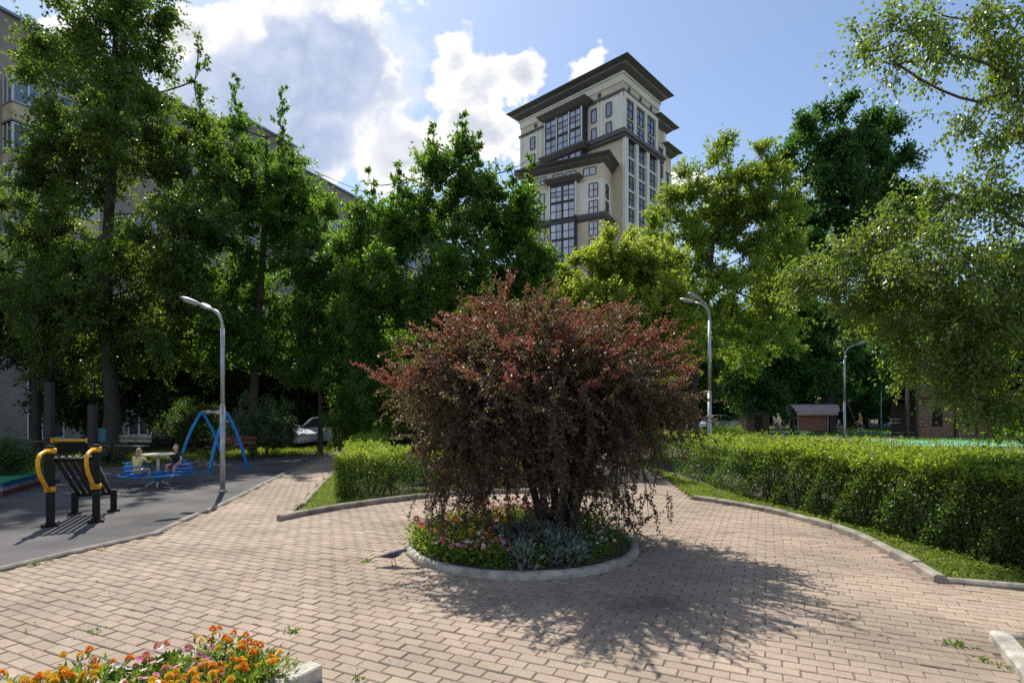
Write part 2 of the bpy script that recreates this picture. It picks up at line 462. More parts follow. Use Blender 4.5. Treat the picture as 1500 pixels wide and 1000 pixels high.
def spine(pts, d, r0, r1):
    n = len(pts); out = []
    for i, (px, py) in enumerate(pts):
        p = at(px, py, d); out.append((p[0], p[1] + .12 * math.sin(i * 2.1), p[2] if i else -.05, r0 + (r1 - r0) * i / (n - 1)))
    out[0] = (out[0][0], out[0][1], -.05, r0 * 1.35)
    return out


d = 20.5
make_tree('tall_tree', 'tallest dark green tree with a straight bare trunk behind the fitness machine', 'tree',
          spine([(163, 669), (162, 600), (158, 480), (157, 350), (165, 200), (172, 60), (176, -40)], d, .30, .05),
          [B(165, -10, 75, 60, d), B(85, 45, 40, 55, d), B(190, 70, 70, 70, d), B(95, 120, 50, 55, d, 1), B(225, 130, 55, 75, d), B(150, 190, 95, 70, d, -1),
           B(255, 215, 50, 65, d, 1), B(289, 110, 9, 55, d), B(80, 245, 38, 45, d), B(190, 290, 100, 75, d, 1), B(275, 310, 50, 60, d, -1), B(110, 345, 70, 55, d),
           B(170, 410, 110, 60, d, 1), B(270, 430, 55, 60, d), B(90, 440, 75, 50, d, -1), B(235, 500, 75, 50, d, .5), B(110, 520, 85, 40, d, 1), B(300, 250, 30, 40, d), B(120, 200, 50, 60, d, 1), B(60, 320, 40, 50, d, 1), B(215, 370, 60, 50, d, -1), B(150, 470, 70, 45, d)],
          150000, .145, M['leaf_tall'], M['barkdark'], 21, twig=1.0, droop=.5, clump_k=1.25, zmin=3.2)
d = 23
make_tree('leafy_tree', 'low spreading dark tree cut by the left edge in front of the brick block', 'tree',
          spine([(52, 662), (50, 560), (46, 460), (44, 350)], d, .17, .05),
          [B(40, 400, 55, 45, d), B(95, 400, 50, 40, d, 1), B(10, 455, 50, 45, d), B(75, 480, 60, 45, d), B(20, 510, 55, 30, d, 1), B(110, 450, 40, 40, d)],
          42000, .15, M['leaf_dark'], M['barkdark'], 22, twig=.9, droop=.4, clump_k=.55)
d = 24
make_tree('slim_tree', 'slender tree with two thin pointed tops in front of the brick block', 'tree',
          spine([(366, 656), (369, 590), (378, 480), (387, 350), (390, 250), (392, 200)], d, .22, .05),
          [B(385, 262, 55, 50, d), B(342, 225, 32, 45, d), B(345, 150, 8, 36, d), B(413, 172, 8, 42, d), B(418, 295, 30, 36, d, 1), B(365, 340, 70, 50, d, -1), B(435, 335, 40, 40, d),
           B(345, 420, 60, 55, d), B(405, 430, 60, 50, d, 1), B(345, 500, 55, 45, d), B(395, 510, 55, 40, d, -1), B(400, 300, 60, 40, d), B(325, 285, 30, 40, d)],
          84000, .15, M['leaf_elm'], M['bark'], 23, twig=.95, droop=.35, clump_k=.8)
d = 22.5
make_tree('young_tree', 'thin light green young tree beside the left path', 'tree',
          spine([(469, 666), (468, 590), (466, 500), (470, 400), (474, 330)], d, .09, .025),
          [B(478, 325, 38, 28, d), B(462, 385, 42, 40, d), B(505, 390, 35, 45, d), B(480, 460, 40, 45, d), B(515, 480, 40, 45, d, 1), B(450, 520, 35, 35, d), B(505, 560, 45, 40, d)],
          32000, .15, M['leaf_elm'], M['bark'], 24, twig=.7, droop=.3, clump_k=.45)
d = 20
make_tree('dark_elm', 'dark green elm with upright leafy shoots behind the purple tree', 'tree',
          spine([(655, 672), (656, 560), (660, 440), (668, 330), (674, 230)], d, .2, .05),
          [B(668, 265, 42, 48, d), B(622, 275, 36, 40, d), B(676, 212, 11, 40, d), B(636, 226, 8, 40, d), B(702, 235, 8, 32, d), B(581, 278, 9, 36, d), B(541, 292, 9, 36, d), B(748, 285, 10, 36, d), B(777, 275, 10, 42, d),
           B(580, 325, 55, 35, d), B(715, 320, 45, 40, d), B(770, 325, 26, 40, d), B(640, 350, 95, 45, d, 1), B(545, 380, 52, 45, d), B(745, 385, 52, 50, d), B(610, 420, 90, 50, d, -1), B(700, 430, 90, 50, d),
           B(540, 465, 50, 50, d), B(600, 500, 90, 45, d, 1), B(700, 500, 90, 40, d, 1), B(555, 560, 50, 45, d), B(775, 400, 28, 40, d)],
          116000, .15, M['leaf_elm'], M['barkdark'], 25, twig=.75, droop=.15, up=.75, clump_k=1.15)
d = 21.5
make_tree('ash_maple', 'low yellow-green maple right behind the purple tree, below the tower', 'tree',
          spine([(873, 668), (872, 590), (868, 500), (866, 420), (870, 370)], d, .13, .03),
          [B(860, 395, 45, 32, d), B(815, 425, 38, 35, d), B(905, 375, 35, 30, d), B(935, 390, 40, 40, d, .5), B(880, 460, 75, 42, d, -1), B(955, 440, 48, 48, d), B(820, 480, 42, 40, d), B(935, 505, 70, 42, d),
           B(985, 500, 35, 50, d), B(870, 520, 60, 40, d), B(985, 400, 22, 40, d, 1)],
          66000, .15, M['leaf_yellow'], M['bark'], 26, twig=.6, droop=.25, up=.5, clump_k=.95)
d = 27
make_tree('forked_maple', 'tall yellow-green maple with a dark forked trunk behind the middle street lamp', 'tree',
          spine([(1014, 652), (1016, 560), (1028, 480), (1036, 430), (1046, 350), (1058, 270)], d, .26, .05),
          [B(1050, 420, 60, 45, d, -1), B(1020, 475, 65, 42, d, -.5), B(1062, 300, 45, 42, d, 1), B(1135, 335, 38, 50, d, 1), B(1108, 250, 32, 30, d), B(1128, 282, 32, 38, d, 1), B(1070, 235, 26, 22, d), B(1140, 430, 45, 55, d, 2), B(1025, 345, 50, 45, d, 1.5), B(965, 400, 40, 45, d, 1), B(1040, 262, 36, 42, d), B(1085, 268, 40, 36, d), B(1000, 300, 36, 36, d), B(1122, 300, 34, 45, d), B(1062, 340, 68, 48, d, 1), B(985, 355, 40, 40, d, -1), B(1125, 375, 44, 45, d), B(1020, 400, 55, 40, d, 1.5),
           B(1095, 430, 60, 45, d, 2), B(985, 440, 40, 45, d), B(1070, 500, 75, 45, d, 2), B(990, 520, 45, 45, d, 1), B(1120, 500, 50, 50, d, 3)],
          100000, .165, M['leaf_mid'], M['barkdark'], 27, twig=.9, droop=.2, up=.4, clump_k=1.3, zmin=4)
d = 46
make_tree('chestnut_tree', 'large round dark chestnut tree rising highest right of the tower', 'tree',
          spine([(1213, 634), (1212, 560), (1222, 440), (1228, 320), (1236, 210)], d, .5, .09),
          [B(1222, 178, 48, 36, d), B(1282, 185, 42, 40, d), B(1185, 230, 42, 48, d, -1), B(1310, 250, 30, 35, d), B(1245, 260, 85, 60, d, -1), B(1180, 300, 42, 40, d), B(1295, 310, 45, 45, d), B(1215, 345, 75, 50, d),
           B(1155, 335, 35, 45, d), B(1310, 300, 35, 40, d), B(1170, 390, 55, 60, d), B(1260, 400, 75, 55, d, 1), B(1200, 470, 85, 50, d), B(1290, 480, 60, 50, d), B(1255, 210, 40, 40, d), B(1215, 225, 60, 50, d), B(1285, 240, 50, 45, d), B(1230, 320, 90, 50, d, 1.5),
           B(1170, 540, 60, 32, d, 1), B(1250, 545, 70, 32, d), B(1130, 510, 45, 45, d, 2), B(1320, 540, 50, 35, d)],
          110000, .33, M['leaf_chestnut'], M['barkdark'], 28, twig=1.3, droop=.45, up=.2, clump_k=.85, zmin=4, spread=.2)

# background trees, three kinds, each copied
g0 = 'trees closing off the park in the background'
LB = ['dark broad tree standing in the wood behind the wooden playhouse', 'deep green tree standing in the wood behind the playground', 'dark leafy tree closing the view behind the purple tree']


def bg_tree(px, d, h, w, leaf, label, seed, n=34000):
    x = (px - 750) / 797 * d
    sp = [(x, d, -.05, .28), (x + .1, d, h * .3, .2), (x, d + .1, h * .6, .13), (x + .1, d, h * .9, .04)]
    g = np.random.default_rng(seed); bl = []
    for i in range(9):
        z = h * (.24 + .7 * i / 8.5); rr = w * (.55 + .45 * math.sin(PI * (.12 + .75 * i / 8)))
        bl.append((x + g.normal() * w * .28, d + g.normal() * w * .2, z, rr * .62, rr * .55, h * .12))
    return make_tree('park_tree', label, 'tree', sp, bl, n, .32, leaf, M['barkdark'], seed, twig=1.3, droop=.3, clump_k=.6, zmin=2.5, spread=.25, group=g0)


pa = bg_tree(1330, 56, 15, 6.5, M['leaf_dark'], LB[0], 41)
pb = bg_tree(1095, 47, 12, 5.5, M['leaf_chestnut'], LB[1], 42)
pc = bg_tree(640, 34, 10, 5, M['leaf_dark'], LB[2], 43)


def put(o, px, d, rz, s, label):
    c = copy_tree(o); c.location = ((px - 750) / 797 * d, d, 0); c.rotation_euler = (0, 0, rz); c.scale = (s, s, s); c['label'] = label
    return c


for px, d_, rz, s in ((1160, 62, 1, 1.0), (1240, 66, 2.2, 1.05), (1420, 60, 3, 1.0), (1500, 58, 4, 1.05), (1580, 55, 5, 1.1), (1290, 75, 5.5, 1.1)):
    put(pa, px, d_, rz, s, LB[0])
for px, d_, rz, s in ((1170, 52, 2, .8), (1040, 60, 1.2, 1.1), (1380, 50, 4.1, .75), (1270, 54, 2.9, .7), (1460, 66, .4, 1.2)):
    put(pb, px, d_, rz, s, LB[1])
for px, d_, rz, s in ((560, 30, 2, .8), (720, 36, 1.4, 1.0), (800, 33, 2.7, .85), (900, 38, 4.2, 1.0), (985, 42, 5.1, 1.1), (480, 32, 3.3, .75)):
    put(pc, px, d_, rz, s, LB[2])
LT = 'dark tree in the shady row in front of the brick apartment block'
for px, d_, rz, s in ((250, 27, .5, .72), (330, 31, 1.9, .8), (130, 28, 5, .7), (430, 33, 4.4, .8)):
    c = put(pc, px, d_, rz, s, LT); c['group'] = 'shady trees in front of the brick block'

# ---- birch reaching in from the right
d = 6.6
bb = [B(1290, 70, 36, 9, d, -.6), B(1335, 35, 42, 18, d, -.4), B(1400, 45, 46, 24, d), B(1460, 50, 40, 32, d), B(1375, 82, 26, 13, d), B(1310, 95, 18, 10, d, -.4), B(1440, 105, 22, 20, d, .2), B(1485, 130, 20, 30, d), B(1455, 190, 14, 22, d), B(1425, 165, 14, 22, d), B(1480, 205, 20, 20, d),
      B(1425, 275, 50, 28, d, .4), B(1480, 290, 40, 40, d), B(1340, 320, 60, 34, d, .6), B(1270, 348, 48, 28, d, .9), B(1210, 385, 42, 26, d, 1), B(1185, 412, 24, 24, d, 1), B(1290, 410, 70, 40, d, .6), B(1390, 390, 80, 52, d),
      B(1470, 410, 60, 60, d, .2), B(1368, 465, 66, 38, d, .3), B(1440, 490, 70, 50, d), B(1285, 455, 30, 22, d, .8), B(1345, 520, 34, 26, d, .6), B(1415, 535, 54, 32, d, .2), B(1470, 560, 52, 50, d), B(1492, 615, 22, 34, d, .2),
      B(1690, 160, 50, 90, d), B(1620, 380, 70, 100, d), B(1600, 540, 60, 70, d), B(1640, 20, 60, 80, d)]
bt = (at(1600, 605, 8.4))
tb = make_tree('birch_tree', 'birch with small glossy leaves reaching in from the right edge over the hedge', 'tree',
               [(bt[0], bt[1], -.05, .17), (bt[0] - .1, bt[1], 1.5, .13), (bt[0] - .2, bt[1] - .3, 3.2, .11), (bt[0] - .3, bt[1] - .6, 5, .08), (bt[0] - .4, bt[1] - 1, 7, .04)],
               bb, 70000, .055, M['leaf_birch'], M['birchtwig'], 31, twig=.42, droop=.8, up=-.55, aspect=.72, thick=.45, clump_k=1.7, zmin=1.9, spread=.05)

# ---- shrubs in the back
def shrub(px, d, r, h, leaf, label, seed, n, L=.08, name='shrub', flowers=None, group=None):
    x = (px - 750) / 797 * d; g = np.random.default_rng(seed); bl = []
    for i in range(7):
        a = g.uniform(0, 6.28); q = g.uniform(0, .55)
        bl.append((x + math.cos(a) * r * q, d + math.sin(a) * r * q, h * g.uniform(.3, .75), r * .55, r * .5, h * .28))
    return make_tree(name, label, 'shrub', [(x, d, -.05, .05), (x, d, h * .3, .035), (x, d, h * .6, .02)], bl, n, L, leaf, M['bark'], seed, twig=.4, droop=.2, clump_k=.35, zmin=.15, spread=.08, sides=5, group=group)


shrub(390, 20.8, 1.5, 2.3, M['leaf_shrub'], 'wide rounded grey-green shrub right of the blue swing', 51, 20000)
shrub(512, 22, 1.3, 2.5, M['leaf_elm'], 'bright green bush in front of the parked cars beside the left path', 52, 13000)
shrub(285, 23, 1.6, 2.2, M['leaf_dark'], 'dark shrub directly behind the blue swing and the bench', 53, 14000)
shrub(3, 12.0, .55, 1.0, M['leaf_dark'], 'small dark bush behind the sandbox at the left edge', 54, 6000, .05)
shrub(168, 17.2, .4, .6, M['leaf_shrub'], 'small pale leafy bush at the foot of the tall tree trunk', 55, 2500, .05)
for i, (px, d_) in enumerate(((1060, 31), (1500, 46), (1455, 47))):
    shrub(px, d_, 1.1, 1.0, M['leaf_mid'], ['orange-green bush left of the brown wooden shed', 'low sunlit bush at the right edge of the playground', 'low sunlit bush right of the wooden playhouse'][i], 60 + i, 5000, .08)

fs = shrub(1120, 58, 2.6, 4.2, M['leaf_dark'], 'tall dark bush in the row closing the park behind the playground', 70, 9000, .3, group='tall bushes at the back of the park')
for i, px in enumerate((1040, 1075, 1160, 1200, 1245, 1290, 1335, 1380, 1425, 1470, 1510, 1000, 960, 905, 850, 790, 730, 670)):
    put(fs, px, 60 + (i * 7) % 9 - (22 if px < 1020 else 0), i * 1.3, .9 + .1 * (i % 3) - (.2 if px < 1020 else 0), 'tall dark bush in the row closing the park behind the playground')
# ------------------------------------------------------------------ purple barberry tree
def barberry():
    g = np.random.default_rng(77)
    base = np.array([.58, 6.92, 0.]); ctr = np.array([.30, 6.9])
    root = thing('barberry_tree', 'round weeping purple-red barberry tree in the middle of the circular flower bed', 'tree', tuple(base))
    T = []; P = []; A = []; Y = []
    stems = []
    for i in range(9):
        a = g.uniform(0, 6.28); q = g.uniform(.03, .17)
        s0 = np.array([base[0] + math.cos(a) * q * 1.1, base[1] + math.sin(a) * q, -.03]); s1 = s0 + np.array([math.cos(a) * .22, math.sin(a) * .2, g.uniform(.75, 1.0)])
        s2 = s1 + np.array([math.cos(a) * .35, math.sin(a) * .3, .65]); pts = bez(s0, (s0 + s1) / 2 + g.normal(size=3) * .05, s1, 6)
        pts = np.concatenate([pts, bez(s1, s1 + (s1 - s0) * .35, s2, 5)[1:]])
        T.append((pts - base, np.linspace(g.uniform(.055, .085), .03, len(pts)))); stems.append((s1, s2))
    def shoot(p, dr, ln, young, node=.026, k=3, L=.03, rad=.004, curl=0.):
        m = max(2, int(ln / node)); t = np.linspace(0, 1, m)[:, None]
        q = p + dr * ln * t + np.array([0, 0, 1.]) * curl * ln * t * t
        T.append((q[::max(1, m // 4)] - base if m > 4 else q[[0, -1]] - base, np.linspace(rad, .0015, len(q[::max(1, m // 4)]) if m > 4 else 2)))
        qq = np.repeat(q, k, 0) + g.normal(size=(m * k, 3)) * .006
        ax = unit(randu(g, m * k) + dr * .35)
        P.append(qq); A.append(ax); Y.append(np.clip(young + g.normal(size=m * k) * .18, 0, 1))
    for i in range(385):
        st = stems[g.integers(len(stems))]; f = g.uniform(0, 1); s0 = st[0] * (1 - f) + st[1] * f
        a = g.uniform(0, 6.283); lob = 1.02 + .06 * math.sin(3 * a + .6) + .05 * math.sin(5 * a + 2.1) + g.normal() * .04; rx, ry = 1.88 * lob, 1.58 * lob
        if i % 11 < 4:            # branches filling the dome
            q = g.uniform(0, 1) ** .55 * g.uniform(.92, 1.05); zt = 3.02 - 1.02 * q * q + .10 * math.sin(4 * a + q * 5) + g.normal() * .17
            e = np.array([ctr[0] + math.cos(a) * rx * q, ctr[1] + math.sin(a) * ry * q, zt - g.uniform(0, .25)])
            m = (s0 + e) / 2 + np.array([0, 0, .45 - .1 * q]); droop = 0
        else:                    # weeping curtain
            q = g.uniform(.42, 1.0); side = abs(math.cos(a))
            zl = .60 - .28 * side
            ze = g.uniform(zl, 2.0); ek = .80 + .2 * min(1, (ze - .4) / 1.1)
            e = np.array([ctr[0] + math.cos(a) * rx * q * ek, ctr[1] + math.sin(a) * ry * q * ek, ze])
            m = np.array([ctr[0] + math.cos(a) * rx * q * .72, ctr[1] + math.sin(a) * ry * q * .72, g.uniform(2.2, 2.9)]); droop = 1
        pts = bez(s0, m, e, 14); T.append((pts - base, np.linspace(.016, .004, 14)))
        tan = unit(np.gradient(pts, axis=0)); out = np.array([math.cos(a), math.sin(a), 0.])
        for j in range(17):
            f = g.uniform(.3, 1) ** .8; k = min(13, int(f * 13.99)); p = pts[k]
            if droop: dr = unit(tan[k] * .35 + g.normal(size=3) * .6 + np.array([0, 0, -.22]))
            else: dr = unit(tan[k] * .3 + g.normal(size=3) * .55 + out * .3 + np.array([0, 0, .12]))
            hi = np.clip((p[2] - 2.25) / .6, 0, 1)
            yo = .42 * hi * g.uniform(0, 1) ** 1.5 + (.3 if g.uniform() < .03 else 0)
            shoot(p, dr, g.uniform(.16, .38), yo, curl=(-.15 if droop else .02))
    for i in range(105):         # long red shoots of this year
        a = g.uniform(0, 6.283); q = g.uniform(0, 1) ** .5; left = -math.cos(a)
        zt = 2.86 - 1.02 * q * q
        p = np.array([ctr[0] + math.cos(a) * 1.8 * q, ctr[1] + math.sin(a) * 1.5 * q, zt])
        dr = unit(np.array([math.cos(a) * (.25 + .9 * q), math.sin(a) * (.25 + .9 * q), .55 - .15 * q]) + g.normal(size=3) * .25)
        ln = g.uniform(.25, .5) + (.25 if g.uniform() < .22 else 0) + (.08 if left > .4 and q > .5 else 0)
        shoot(p, dr, ln, g.uniform(.45, 1), node=.024, k=3, curl=g.uniform(-.12, .1), rad=.005)
        for j in range(3):
            f = g.uniform(.2, .7); shoot(p + dr * ln * f, unit(dr + g.normal(size=3) * .5), ln * .4, g.uniform(.3, .9), k=3)
    for i in range(46):          # long arching sprays standing out of the crown
        a = g.uniform(0, 6.283) if i % 5 else PI + g.uniform(-.9, .9); q = g.uniform(.55, .95)
        p0 = np.array([ctr[0] + math.cos(a) * 1.5 * q, ctr[1] + math.sin(a) * 1.25 * q, 2.72 - .95 * q * q]); ln = g.uniform(.4, .75)
        o = np.array([math.cos(a), math.sin(a), 0.]); p2 = p0 + o * ln * .85 + np.array([0, 0, ln * g.uniform(-.15, .4)]); arc = bez(p0, p0 + o * ln * .35 + np.array([0, 0, ln * .55]), p2, 12)
        T.append((arc - base, np.linspace(.006, .002, 12)))
        for k in range(11):
            dr = unit(arc[k + 1] - arc[k]); shoot(arc[k], dr, np.linalg.norm(arc[k + 1] - arc[k]), .15 + .07 * k, node=.02, k=3)
            if k % 2: shoot(arc[k], unit(dr + g.normal(size=3) * .7), g.uniform(.08, .2), .1 + .06 * k, k=3)
    for i in range(30):          # hanging twigs below the curtain
        a = g.uniform(0, 6.283); side = abs(math.cos(a))
        p = np.array([ctr[0] + math.cos(a) * g.uniform(1.2, 1.85), ctr[1] + math.sin(a) * g.uniform(1.0, 1.5), 1.05 - .4 * side])
        shoot(p, unit(np.array([math.cos(a) * .12, math.sin(a) * .12, -1]) + g.normal(size=3) * .18), g.uniform(.2, .45), .05, k=3)
    P = np.concatenate(P); A = np.concatenate(A); Y = np.concatenate(Y); n = len(P)
    Nn = unit(g.normal(size=(n, 3)) * .8 + np.array([0, 0, .6]))
    V, F = leaf_quads(P - base, A, Nn, g.uniform(.028, .048, n), g.uniform(.018, .028, n))
    V[:, 2] = np.maximum(V[:, 2], .2)
    link('crown', np_mesh('crown', V, F, M['leaf_barb'], attr={'young': ('FACE', 'FLOAT', Y)}), root)
    Vt, Ft = tubes_np(T, 5)
    link('trunk', np_mesh('trunk', Vt, Ft, M['barkdark'], smooth=True), root)
    return n


nb = barberry()

# ------------------------------------------------------------------ hedges
def hedge(label, front, back, h, n, seed, L=.045, shoots=900):
    g = np.random.default_rng(seed); front = np.array(front, float); back = np.array(back, float)
    base = np.array([*front[0], 0.]); root = thing('hedge', label, 'hedge', tuple(base))
    def along(pl, s):
        i = np.clip((s * (len(pl) - 1)).astype(int), 0, len(pl) - 2); f = s * (len(pl) - 1) - i
        return pl[i] * (1 - f)[:, None] + pl[i + 1] * f[:, None]
    lens = np.linalg.norm(np.diff(front, axis=0), axis=1).sum(); wid = np.linalg.norm(front - back, axis=1).mean()
    def pos(s, w, z):
        xy = along(front, s) * (1 - w)[:, None] + along(back, s) * w[:, None]
        return np.column_stack([xy, z])
    hh = lambda s, w: h * (1 + .05 * np.sin(s * 23 + w * 5) + .04 * np.sin(s * 61 + 1 + w * 9) + .03 * np.sin(s * 131 + w * 17))
    aF, aT = lens * h, lens * wid; aE = wid * h
    tot = aF * 1.7 + aT + aE * 2
    k = lambda a: int(n * a / tot)
    PP = []; YY = []
    s = g.uniform(0, 1, k(aF * 1.3)); w = np.abs(g.normal(size=len(s))) * .10 * 1.0 / wid; z = h * g.uniform(.03, 1, len(s)); w += .16 / wid * ((z / h - .6) ** 2) + .06 * np.sin(s * lens * 5.1 + z * 7) / wid
    kp = g.uniform(0, 1, len(s)) < np.clip(1.25 + .9 * np.sin(s * lens * 3.1 + np.sin(z * 9) * 1.3) * np.sin(z * 8.3 + s * lens * 1.7) - .55 * (1 - z / h), .12, 1)
    s, w, z = s[kp], w[kp], z[kp]
    PP.append(pos(s, w, z)); YY.append(np.clip((z / h - .86) * 6, 0, .9) * g.uniform(0, 1, len(s)) + .12 * (g.uniform(0, 1, len(s)) < .1))
    s = g.uniform(0, 1, k(aT)); w = g.uniform(0, 1, len(s)); z = hh(s, w) - np.abs(g.normal(size=len(s))) * .09 - .22 * h * (np.abs(w - .5) * 2) ** 8
    PP.append(pos(s, w, z)); YY.append(np.clip(g.normal(.55, .3, len(s)), 0, 1))
    s = g.uniform(0, 1, k(aF * .4)); PP.append(pos(s, 1 - np.abs(g.normal(size=len(s))) * .1 / wid, h * g.uniform(.05, 1, len(s)))); YY.append(g.uniform(0, .4, len(s)))
    for e in (0, 1):
        m = k(aE); w = g.uniform(0, 1, m); s = np.abs(g.normal(size=m)) * .1 / lens
        PP.append(pos(1 - s if e else s, w, h * g.uniform(.05, 1, m))); YY.append(g.uniform(0, .35, m))
    m = int(n * .12); s = g.uniform(0, 1, m); PP.append(pos(s, g.uniform(.1, .9, m), h * g.uniform(.1, .9, m))); YY.append(np.zeros(m))
    T = []
    for i in range(shoots):
        s = g.uniform(0, 1, 1); w = g.uniform(0, 1, 1) ** 1.3; p = pos(s, w, hh(s, w) - .04)[0]
        dr = unit(np.array([0, 0, 1.]) + g.normal(size=3) * .3); ln = g.uniform(.05, .15) * (1.8 if g.uniform() < .06 else 1)
        t = np.linspace(0, 1, 9)[:, None]; PP.append(p + dr * ln * t + g.normal(size=(9, 3)) * .008); YY.append(np.full(9, .95))
        if i % 3 == 0: T.append((np.stack([p - dr * .1, p + dr * ln]) - base, np.array([.003, .001])))
    P = np.concatenate(PP); Y = np.concatenate(YY); N_ = len(P)
    A = unit(randu(g, N_) + np.array([0, 0, .35])); Nn = unit(g.normal(size=(N_, 3)) * .8 + np.array([0, 0, .5]))
    V, F = leaf_quads(P - base, A, Nn, L * g.uniform(.65, 1.2, N_), L * .6 * g.uniform(.8, 1.15, N_))
    V[:, 2] = np.maximum(V[:, 2], .03)
    link('foliage', np_mesh('foliage', V, F, M['leaf_hedge'], attr={'young': ('FACE', 'FLOAT', Y)}), root)
    for i in range(int(lens * 9)):
        s = g.uniform(0, 1, 1); w = g.uniform(.1, .7, 1); p = pos(s, w, np.array([-.03]))[0]
        q = p + np.array([g.normal() * .12, g.normal() * .12, h * g.uniform(.6, .95)])
        T.append((bez(p, (p + q) / 2 + g.normal(size=3) * .06, q, 5) - base, np.linspace(.016, .006, 5)))
    Vt, Ft = tubes_np(T, 5); link('stems', np_mesh('stems', Vt, Ft, M['barkdark']), root)
    return root


hedge('long trimmed hedge with a bright top along the right side of the plaza', [(6.2, 3.9), (5.35, 5.0), (5.17, 5.8), (4.98, 6.9), (4.85, 8.2), (4.7, 9.4), (4.36, 10.8), (4.4, 14), (4.5, 20)],
      [(7.6, 4.4), (7.2, 5.6), (7.2, 6.6), (7.2, 7.6), (7.2, 8.8), (7.25, 10), (7.3, 11.5), (7.3, 14.5), (7.3, 20)], 1.0, 105000, 81, L=.054, shoots=3600)
hedge('trimmed hedge at the back of the plaza left of the purple tree', [(-3.3, 10.05), (-2.5, 10.7), (-1.6, 11.2), (-.5, 11.7), (.6, 12.0), (1.6, 12.0)],
      [(-3.5, 11.6), (-2.7, 12.1), (-1.8, 12.5), (-.6, 12.9), (.5, 13.1), (1.7, 13.1)], .84, 36000, 82, shoots=900)
hedge('low hedge strip running back beside the left brick path', [(-3.62, 11.8), (-4.3, 14), (-5.0, 17), (-5.7, 20.5)], [(-2.7, 12.3), (-3.3, 14.4), (-4.0, 17.3), (-4.7, 20.8)], .84, 16000, 83, L=.055, shoots=500)
hedge('distant low hedge beyond the back path in front of the parked cars', [(-8.4, 25.4), (-5, 25.2), (-1.5, 25)], [(-8.6, 26.2), (-5, 26.1), (-1.5, 26)], .95, 9000, 84, L=.08, shoots=200)

# ------------------------------------------------------------------ ground
def sheet(name, poly, z, m):
    me = bpy.data.meshes.new(name); me.from_pydata([(x, y, z) for x, y in poly], [], [tuple(range(len(poly)))]); me.materials.append(m)
    return tag(link(name, me), kind='structure')


sheet('ground', [(-700, -60), (700, -60), (700, 900), (-700, 900)], -.035, M['earth'])
LK = [(-5.27, 3.0), (-5.27, 5.6), (-5.21, 5.87), (-4.99, 6.58), (-4.74, 7.35), (-4.9, 7.97), (-5.07, 9.39), (-5.45, 11.43), (-5.95, 13.84), (-6.35, 16.4), (-6.75, 19), (-7.4, 22)]
sheet('asphalt', [(-5.2, -3), (-5.2, 3)] + LK[1:] + [(-7.6, 23), (-9.2, 21.6), (-10.6, 19.8), (-12.2, 17.2), (-15.2, 13.4), (-20, 9), (-26, 4), (-26, -3)], -.004, M['asphalt'])
ARC = [(-3.49, 8.22), (-3.07, 9.07), (-2.24, 9.92), (-1.64, 10.44), (-.69, 10.96), (.5, 11.1), (1.4, 10.85), (1.95, 10.45)]
RK = [(3.4, 10.27), (3.78, 9.8), (4.05, 9.33), (4.24, 8.85), (4.36, 8.32), (4.46, 7.8), (4.48, 7.29), (4.43, 6.81), (4.25, 5.92), (4.07, 5.24)]
RK2 = [(4.07, 5.24), (4.5, 5.1), (5.2, 4.85), (7, 4.2)]
PAVE = [(-5.25, 1.2)] + LK[1:] + [(-8.2, 25), (-6.6, 25), (-5.75, 20.5), (-5.05, 15.5), (-4.6, 13.2), (-3.79, 9.74)] + ARC + [(2.25, 14), (2.3, 20), (1.0, 26.6), (-9, 26.9), (-9, 29), (3, 29), (4.2, 22), (3.75, 13)] + RK + RK2[1:] + [(7, 3.2), (3.45, 3.93), (3.1, 3.3), (2.3, 1.9), (2.2, 1.2)]
sheet('joint_sand', PAVE, .0145, M['sand'])
SOILBED = [(math.cos(a) * 1.34 + .12, math.sin(a) * 1.34 + 6.72) for a in np.linspace(0, 2 * PI, 48, endpoint=False)]
FB = [(-1.26, 3.24), (-1.86, 3.54), (-2.21, 3.26), (-2.71, 2.71), (-3.26, 2.16), (-2.96, 1.46), (-2.36, 1.36), (-1.71, 2.49)]
# paving stones
u = np.array([.9063, -.4226]); v = np.array([.4226, .9063])
cand = []; BL, BW = .2, .104
for j in range(-60, 330):
    for i in range(-110, 110):
        c = u * ((i + (.5 if j % 2 else 0)) * BL) + v * (j * BW)
        cand.append((c[0], c[1], j, i))
cand = np.array(cand); keep = inpoly(cand[:, :2], PAVE) & (cand[:, 1] < 29)
keep &= np.hypot(cand[:, 0] - .12, cand[:, 1] - 6.72) > 1.38
keep &= ~inpoly(cand[:, :2], FB)
cand = cand[keep]; nbk = len(cand)
g = np.random.default_rng(5)
hx, hy, bv, z1 = .0968, .0492, .006, .022
P0 = np.array([[-1, -1], [1, -1], [1, 1], [-1, 1]])
low = P0 * [hx, hy]; top = P0 * [hx - bv, hy - bv]
V = np.zeros((nbk, 8, 3)); rot = g.normal(size=nbk) * .012; ca, sa = np.cos(rot), np.sin(rot)
tilt = g.normal(size=(nbk, 2)) * .009; dz = g.normal(size=nbk) * .0018; off = g.normal(size=(nbk, 2)) * .0022
for k in range(8):
    q = (low if k < 4 else top)[k % 4]
    a = q[0] * ca - q[1] * sa + off[:, 0]; b = q[0] * sa + q[1] * ca + off[:, 1]
    V[:, k, 0] = cand[:, 0] + u[0] * a + v[0] * b; V[:, k, 1] = cand[:, 1] + u[1] * a + v[1] * b
    V[:, k, 2] = (z1 - bv if k < 4 else z1) + dz + tilt[:, 0] * q[0] + tilt[:, 1] * q[1]
V2 = np.concatenate([V, V[:, :4] - [0, 0, .03]], 1)
fl = np.array([(4, 5, 6, 7), (0, 1, 5, 4), (1, 2, 6, 5), (2, 3, 7, 6), (3, 0, 4, 7), (8, 9, 1, 0), (9, 10, 2, 1), (10, 11, 3, 2), (11, 8, 0, 3)])
